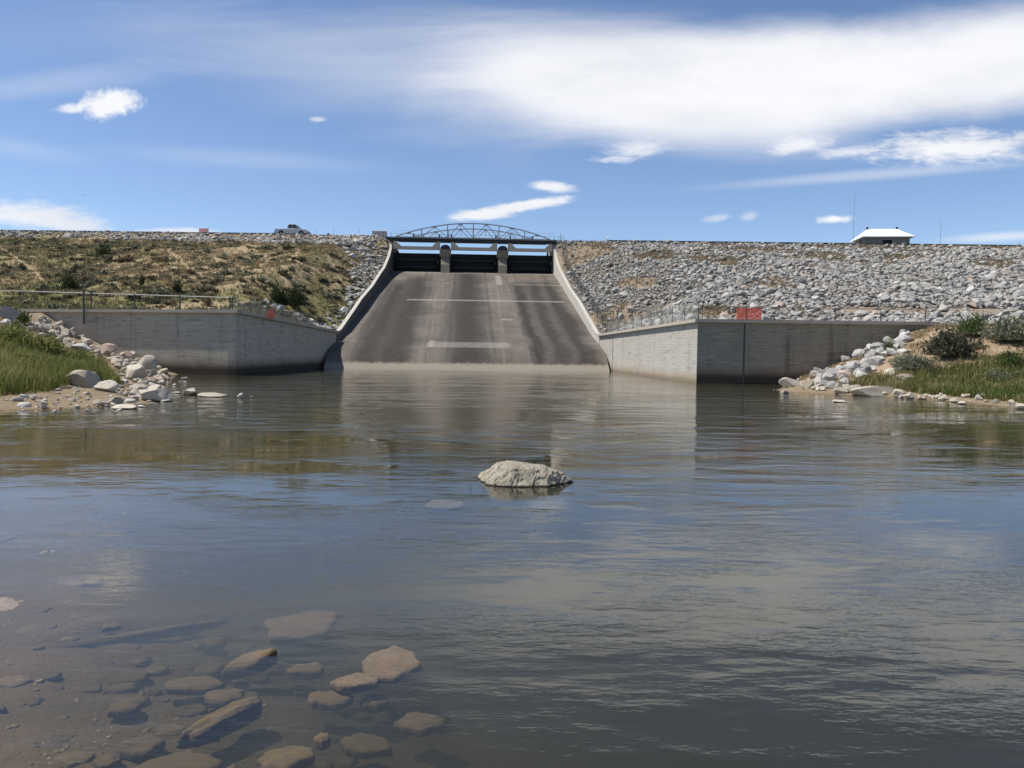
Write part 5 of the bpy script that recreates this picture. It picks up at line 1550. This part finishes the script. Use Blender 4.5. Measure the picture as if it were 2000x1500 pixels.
# ------------------------------------------------------------------ fences
def fence(name, label, pts, h, post_every=None, mesh=True, rail=True, r=0.035, step=0.13, posts=None, mat=M_GALV, pmat=M_POST, gap=0.0):
    """chain-link fence along ground points (x, y, z)"""
    pts = [np.array(p, float) for p in pts]
    hs = h if isinstance(h, (list, tuple)) else [h] * len(pts)
    h = hs[0]
    root = empty(name, pts[0], label, 'fence')
    O = pts[0]
    seg = np.array([0] + list(np.cumsum([np.linalg.norm((b_ - a_)[:2]) for a_, b_ in zip(pts[:-1], pts[1:])])))
    def H(s_): return float(np.interp(s_, seg, hs))
    def P(s_): return np.array([np.interp(s_, seg, [p[k] for p in pts]) for k in range(3)]) - O
    L = seg[-1]
    ss = posts if posts is not None else np.arange(0, L + 0.01, post_every)
    for s_ in ss:
        b = MB(); p = P(s_)
        b.tube(p - np.array([0, 0, 0.1]), p + np.array([0, 0, H(s_) + 0.06]), r, 7)
        b.build('post', pmat, root)
    if rail:
        b = MB()
        n = max(1, int(L / 1.0))
        for k in range(n):
            b.tube(P(L * k / n) + np.array([0, 0, H(L * k / n)]), P(L * (k + 1) / n) + np.array([0, 0, H(L * (k + 1) / n)]), r * 0.8, 6)
        b.build('top_rail', mat, root)
    if mesh:
        V, Fq = [], []
        wv = 0.011
        def strip(a_, c_):
            o_ = len(V)
            V.extend([a_ + np.array([0, 0, -wv]), c_ + np.array([0, 0, -wv]), c_ + np.array([0, 0, wv]), a_ + np.array([0, 0, wv])])
            Fq.append([o_, o_ + 1, o_ + 2, o_ + 3])
        hh = h - 0.05
        for s_ in np.arange(-hh, L, step):
            for sg in (1, -1):
                s0, s1 = s_, s_ + hh
                z0, z1 = (0.04, hh) if sg > 0 else (hh, 0.04)
                c0, c1 = max(s0, 0), min(s1, L)
                if c1 <= c0: continue
                fz = lambda q: z0 + (z1 - z0) * (q - s0) / hh
                a_ = P(c0) + np.array([0, 0, fz(c0)]); c_ = P(c1) + np.array([0, 0, fz(c1)])
                strip(a_, c_)
        link('chain_link', mesh_np('chain_link', np.array(V), np.array(Fq), mat), root)
    return root
def along(A, B, t_, z): return np.array([A[0] + (B[0] - A[0]) * t_, A[1] + (B[1] - A[1]) * t_, z])
inw = np.array([-0.0, 0.3, 0])
# left: along the wall top, then down beside the wing
lA = at(-120, 600, 53.5); lA[2] = 4.1
pts = [np.array([lA[0], LA[1] + 0.35, 4.15]), np.array([LA[0], LA[1] + 0.3, 4.15]), np.array([LC[0] - 0.3, LC[1] + 0.3, 4.15])]
Lf = np.linalg.norm(pts[1] - pts[0]) + np.linalg.norm(pts[2] - pts[1])
def s_at_px(px_, A, B):
    best, bs = 1e9, 0
    for q in np.linspace(0, 1, 400):
        p = A + (B - A) * q
        d_ = abs(proj(*p)[0] - px_)
        if d_ < best: best, bs = d_, q
    return bs
s0 = np.linalg.norm(pts[1] - pts[0]); s1 = np.linalg.norm(pts[2] - pts[1])
posts = [0.0] + [s0 + s1 * s_at_px(x, pts[1], pts[2]) for x in (178, 263, 352, 449)]
fence('chain_link_fence', 'grey rail fence with thin posts along the level top of the left wall', pts, [1.28, 1.22, 0.78], posts=posts, mesh=False, r=0.045)
pts = [np.array([LC[0] - 0.3, LC[1] + 0.3, 4.15]), np.array([LE[0] - 0.6, LE[1] - 1, 3.2])]
fence('chain_link_fence', 'chain-link fence sloping down behind the dipping left wing wall', pts, [0.78, 1.15], post_every=3.1, mesh=True, step=0.12, r=0.028)
# double gate post with the pipe hanging over the wall
gp = along(LA, LC, s_at_px(167, np.array([*LA, 4.1]), np.array([*LC, 4.1])), 0)
root = empty('gauge_pipe', (gp[0], gp[1] - 0.22, 4.15), 'dark vertical pipe clamped over the left wall beside the fence post', 'pipe')
b = MB(); b.tube((0, 0, -0.95), (0, 0, 1.28), 0.06, 8); b.build('pipe', M_POST, root)
b = MB(); b.tube((0, 0, 1.2), (0.32, 0.5, 1.2), 0.04, 8); b.build('pipe_bracket', M_POST, root)
# right: along wall top and the wing
pts = [np.array([RC[0] + 0.2, RC[1] + 0.35, 3.8]), np.array([RA[0] - 0.6, RA[1] + 0.35, 3.75])]
L = np.linalg.norm(pts[1] - pts[0])
posts = [L * s_at_px(x, *pts) for x in (1371, 1457, 1632, 1720, 1807)]
fence('chain_link_fence', 'thin rail fence with rusty posts along the level top of the right wall', pts, 0.78, posts=posts, mesh=False, r=0.03, mat=M_RUST, pmat=M_RUST)
pts = [np.array([RC[0] + 0.15, RC[1] + 0.5, 3.8]), np.array([RE[0] + 0.5, RE[1] - 1.5, 3.25])]
fence('chain_link_fence', 'chain-link fence sloping along the sunlit right wing wall', pts, 1.05, post_every=2.6, mesh=True, step=0.13, r=0.026)
pts = []
for v in np.arange(1.0, 46.1, 3.0):
    p = sp(HALF + 1.0, v, 0); p[2] = float(up_right(p[0], p[1])) + 0.15; pts.append(p)
fence('chain_link_fence', 'dark chain-link fence climbing outside the right chute wall', pts, 1.15, post_every=3.0, mesh=True, step=0.12, r=0.03, mat=M_POST)

# ------------------------------------------------------------------ orange barriers
def barrier(label, c, w, h, yaw=0.0):
    root = empty('safety_barrier', c, label, 'barrier', rz=yaw)
    b = MB()
    nv, nh = max(4, int(w / 0.11)), max(3, int(h / 0.13))
    for k in range(nv + 1):
        x = -w / 2 + w * k / nv
        b.box(x - 0.028, x + 0.028, -0.01, 0.0, 0.05, h)
    for k in range(nh + 1):
        z = 0.08 + (h - 0.1) * k / nh
        b.box(-w / 2, w / 2, -0.022, -0.012, z - 0.038, z + 0.038)
    b.build('plastic_mesh', M_ORANGE, root)
    for x in (-w / 2, 0, w / 2):
        b = MB(); b.tube((x, 0.04, -0.1), (x, 0.04, h + 0.05), 0.025, 6); b.build('post', M_POST, root)
    return root
p = at(1463, 628, RC[1] + 0.62); barrier('large orange plastic mesh barrier on the right wall', (p[0], p[1], 3.62), 1.42, 0.88)
p = at(398, 458, 117.4); barrier('small orange mesh barrier on the crest left of the pickup', (p[0], p[1], 18.1), 1.35, 0.85)
p = at(529, 618, 54.5); g = float(up_left(p[0], p[1])); barrier('tiny orange mesh piece behind the left wing wall', (p[0], p[1], g), 0.42, 0.62)

# ------------------------------------------------------------------ crest: road, guard rails, truck, cabinet, lamp, masts, hut
b = MB(); b.box(-125, SP_O[0] - HALF - 3.6, 117.6, 124.5, 17.0, 18.13); tag(b.build('road', M_ASPHALT), kind='structure')
b = MB(); b.box(SP_O[0] + HALF - 2.0, 130, 117.6, 124.5, 16.5, 17.63); tag(b.build('road', M_ASPHALT), kind='structure')
def guard(label, x0, x1, z, y=117.0, beam_h=0.30, top=0.42, mat=M_POST):
    root = empty('guard_rail', (x0, y, z), label, 'guard rail')
    b = MB(); b.box(0, x1 - x0, -0.04, 0.04, top - beam_h, top); b.build('beam', mat, root)
    for x in np.arange(0, x1 - x0 + 0.01, 3.8)[:100]:
        b = MB(); b.box(x - .07, x + .07, 0.045, 0.2, -0.2, top - 0.02); b.build('post', mat, root)
guard('long low dark rail along the crest left of the pickup', -100, at(538, 455, 117)[0], 18.02, top=0.34)
guard('long low dark rail along the crest right of the white lamp', at(1190, 470, 117)[0], 105, 17.52, top=0.40)
# thin marker posts
for k, x in enumerate((618, 652, 702)):
    p = at(x, 455, 117.2)
    r_ = empty('marker_post', (p[0], p[1], 18.0), 'thin bare post on the crest between the pickup and the grey cabinet', 'post', 'thin posts on the left crest')
    b = MB(); b.tube((0, 0, -0.1), (0, 0, 1.35), 0.022, 6, 0.016); b.build('stake', M_GALV, r_)
for k, (x, uu) in enumerate(((757, -HALF - 1.3), (763, -HALF - .75), (770, -HALF - .2))):
    p = sp(uu, 46.3, wt_z(46.6) + 0.05)
    r_ = empty('railing_post', p, 'short dark railing post at the left end of the bridge', 'post', 'railing posts left of the bridge')
    b = MB(); b.tube((0, 0, -0.9), (0, 0, 0.95), 0.035, 6); b.build('stake', M_POST, r_)
for k, uu in enumerate((HALF + .1, HALF + 0.7, HALF + 1.5)):
    p = sp(uu, 46.3, wt_z(46.6) + 0.05)
    r_ = empty('railing_post', p, 'short dark railing post at the right end of the bridge', 'post', 'railing posts right of the bridge')
    b = MB(); b.tube((0, 0, -0.9), (0, 0, 0.95), 0.035, 6); b.build('stake', M_POST, r_)

# pickup, seen from its side, nose to the right
def pickup(loc):
    root = empty('pickup_truck', loc, 'silver pickup truck parked side-on on the crest road', 'pickup')
    Lx, Wd = 4.95, 1.85
    body = [(0.0, .48), (0.02, 1.06), (1.78, 1.08), (3.45, 1.10), (4.62, 1.0), (4.88, .86), (4.95, .5), (4.6, .40), (4.35, .40)]
    def arch(cx):   # wheel opening
        return [(cx + .44 * math.cos(a), .40 + .44 * math.sin(a)) for a in np.linspace(0, math.pi, 9)]
    prof = body[:-1] + arch(3.95) + arch(0.98) + [(0.4, .42)]
    b = MB(); b.prism(prof, (1, 0, 0), (0, 0, 1), -Wd / 2, Wd / 2)
    bd = b.build('body', M_SILVER, root, bevel=0.012)
    b = MB()
    n0 = [(1.80, 1.085), (1.95, 1.72), (2.10, 1.80), (2.98, 1.79), (3.15, 1.72), (3.72, 1.105)]
    for s_ in (1,):
        b.prism(n0, (1, 0, 0), (0, 0, 1), -Wd / 2 + 0.16, Wd / 2 - 0.16)
    b.build('cab', M_SILVER, root, bevel=0.02)
    for yy in (-(Wd / 2 - 0.155), Wd / 2 - 0.155):
        b = MB()
        y0, y1 = (yy - 0.012, yy) if yy < 0 else (yy, yy + 0.012)
        for pol in ([(1.98, 1.2), (2.06, 1.68), (2.55, 1.70), (2.55, 1.2)], [(2.63, 1.2), (2.63, 1.70), (3.0, 1.68), (3.42, 1.2)]):
            b.add([(x, y0, z) for x, z in pol] + [(x, y1, z) for x, z in pol], [(0, 1, 2, 3), (7, 6, 5, 4), (0, 1, 5, 4), (1, 2, 6, 5), (2, 3, 7, 6), (3, 0, 4, 7)])
        b.build('side_window', M_GLASS, root)
    b = MB(); b.beam((3.24, 0, 1.67), (3.70, 0, 1.16), 1.35, 0.02, up=(1, 0, 1)); b.build('windshield', M_GLASS, root)
    b = MB(); b.beam((1.78, 0, 1.15), (1.92, 0, 1.7), 1.3, 0.02, up=(-1, 0, 0.2)); b.build('rear_window', M_GLASS, root)
    b = MB(); b.box(4.86, 5.02, -Wd / 2 + .05, Wd / 2 - .05, .42, .62); b.build('front_bumper', M_POST, root)
    b = MB(); b.box(-0.12, 0.0, -Wd / 2 + .05, Wd / 2 - .05, .46, .64); b.build('rear_bumper', M_POST, root)
    for yy in (-.62, .62):
        b = MB(); b.box(4.80, 4.90, yy - .2, yy + .2, .70, .86); b.build('headlight', M_WHITE, root)
        b = MB(); b.box(-0.012, 0.02, yy + (-.12 if yy < 0 else .0), yy + (0 if yy < 0 else .12), .75, 1.0); b.build('taillight', M_ORANGE, root)
    for cx in (0.98, 3.95):
        for yy in (-Wd / 2 + 0.13, Wd / 2 - 0.13):
            w = MB(); w.tube((cx, yy - .12, .36), (cx, yy + .12, .36), .36, 20)
            wh = w.build('wheel', M_TYRE, root, bevel=0.02)
            w = MB(); sg = -1 if yy < 0 else 1
            w.tube((cx, yy + sg * .121, .36), (cx, yy + sg * .135, .36), .21, 14); w.build('rim', M_GALV, wh)
    b = MB()
    for yy in (-Wd / 2 - 0.1, Wd / 2 - .06): b.box(3.2, 3.34, yy, yy + .16, 1.14, 1.30)
    b.build('wing_mirror', M_POST, root)
    return root
p = at(540, 458, 119.2); pickup((p[0], p[1], 18.134))
# grey cabinet
p = at(741, 463, 117.8)
root = empty('equipment_cabinet', (p[0], p[1], 17.4), 'pale grey boxy cabinet on the crest beside the bridge', 'cabinet')
b = MB(); b.box(-1.0, 1.0, -.5, .5, 0, 1.42); b.build('body', M_CABINET, root, bevel=0.015)
b = MB(); b.box(-1.05, 1.05, -.55, .55, 1.424, 1.56); b.build('lid', M_WHITE, root, bevel=0.015)
for x in (-.5, .5):
    b = MB(); b.box(x - .45, x + .45, -.53, -.505, .12, 1.3); d_ = b.build('door', M_CABINET, root)
    b = MB(); b.box(x - .03 + (.33 if x < 0 else -.33), x + .03 + (.33 if x < 0 else -.33), -.56, -.532, .6, .8); b.build('handle', M_POST, d_)
# white lamp by the right rail end
p = at(1187, 470, 117.3)
root = empty('lamp_post', (p[0], p[1], 17.5), 'short white lamp post standing at the left end of the right rail', 'lamp')
b = MB(); b.tube((0, 0, -.2), (0, 0, .62), .06, 8); b.build('post', M_WHITE, root)
b = MB(); b.tube((0, 0, .62), (0, 0, .80), .10, 10, .20); b.tube((0, 0, .80), (0, 0, .92), .20, 10, .05); b.build('lamp_head', M_WHITE, root)
# vent box right of bridge
p = at(1092, 472, 117.0)
root = empty('utility_box', (p[0], p[1], 17.2), 'small white box between railing posts right of the bridge', 'box')
b = MB(); b.box(-.42, .42, -.3, .3, 0, .50); b.build('body', M_WHITE, root, bevel=.01)
b = MB(); b.box(-.46, .46, -.34, .34, .504, .57); b.build('lid', M_CABINET, root, bevel=.01)
# masts
for (x, ytop, lab, r_) in ((1666, 378, 'tall thin antenna mast left of the hut', .035), (1836, 431, 'shorter thin antenna mast right of the hut', .035)):
    p = at(x, 480, 121.0); q = at(x, ytop, 121.0)
    root = empty('antenna_mast', (p[0], p[1], 17.6), lab, 'antenna mast')
    b = MB(); b.tube((0, 0, -.2), (0, 0, q[2] - 17.6), r_, 7, r_ * .7); b.build('pole', M_GALV, root)
    b = MB(); b.box(-.16, .16, -.16, .16, 0, .1); b.build('base_plate', M_GALV, root)
# hut with white hipped roof
c = at(1722, 470, 123.5)
root = empty('gauge_hut', (c[0], c[1], 17.6), 'small block hut with a white hipped roof on the right crest', 'hut', rz=-0.12)
wx, wy = 3.3, 2.4
b = MB(); b.box(-wx, wx, -wy, wy, -0.3, 1.78); b.build('wall', M_BLOCK, root)
b = MB()
ex, ey = wx + 0.55, wy + 0.55
e = [(-ex, -ey, 1.78), (ex, -ey, 1.78), (ex, ey, 1.78), (-ex, ey, 1.78)]
rx = 2.15
b.add(e + [(-ex, -ey, 1.90), (ex, -ey, 1.90), (ex, ey, 1.90), (-ex, ey, 1.90), (-rx, 0, 3.42), (rx, 0, 3.42)],
      [(3, 2, 1, 0), (0, 1, 5, 4), (1, 2, 6, 5), (2, 3, 7, 6), (3, 0, 4, 7), (4, 5, 9, 8), (5, 6, 9), (6, 7, 8, 9), (7, 4, 8)])
rf = b.build('roof', M_ROOF, root)
for x in (-rx - .05, rx + .05):
    b = MB(); b.tube((x, 0, 3.3), (x, 0, 3.62), .15, 8); b.tube((x, 0, 3.62), (x, 0, 3.74), .24, 8, .05); b.build('roof_vent', M_DARKSTEEL, rf)
b = MB(); b.box(-0.65, .75, -wy - .012, -wy + .1, .55, 1.42); w = b.build('window', M_BLACK, root)
b = MB()
for z in (.50, 1.42): b.box(-.72, .82, -wy - .05, -wy - .016, z, z + .06)
for x in (-.72, .76): b.box(x, x + .06, -wy - .05, -wy - .016, .56, 1.42)
b.build('frame', M_CABINET, w)
b = MB(); b.box(-wx - .012, -wx + .1, -1.2, -.1, -.2, 1.6); b.build('door', M_DARKSTEEL, root)

# a bird far off in the sky
p = at(164, 381, 70)
root = empty('bird', p, 'tiny dark bird flying high over the left slope', 'bird', rz=0.4)
root.scale = (0.6, 0.6, 0.6)
b = MB()
ring = [(0.0, -.16, .01), (.03, -.08, .0), (.045, .02, .0), (.02, .10, .01), (0, .17, .0), (-.02, .10, .01), (-.045, .02, 0), (-.03, -.08, 0)]
top = (0, 0, .05); bot = (0, 0, -.05)
b.add(ring + [top, bot], [(k, (k + 1) % 8, 8) for k in range(8)] + [((k + 1) % 8, k, 9) for k in range(8)])
for s_ in (1, -1):
    b.add([(s_ * .03, .06, .02), (s_ * .2, .08, .12), (s_ * .40, -.02, .04), (s_ * .2, -.05, .11), (s_ * .03, -.06, .02),
           (s_ * .03, .06, .005), (s_ * .2, .08, .105), (s_ * .40, -.02, .03), (s_ * .2, -.05, .095), (s_ * .03, -.06, .005)],
          [(0, 1, 3, 4), (1, 2, 3), (5, 9, 8, 6), (6, 8, 7), (0, 5, 6, 1), (1, 6, 7, 2), (2, 7, 8, 3), (3, 8, 9, 4), (4, 9, 5, 0)])
b.build('body', M_BIRD, root)
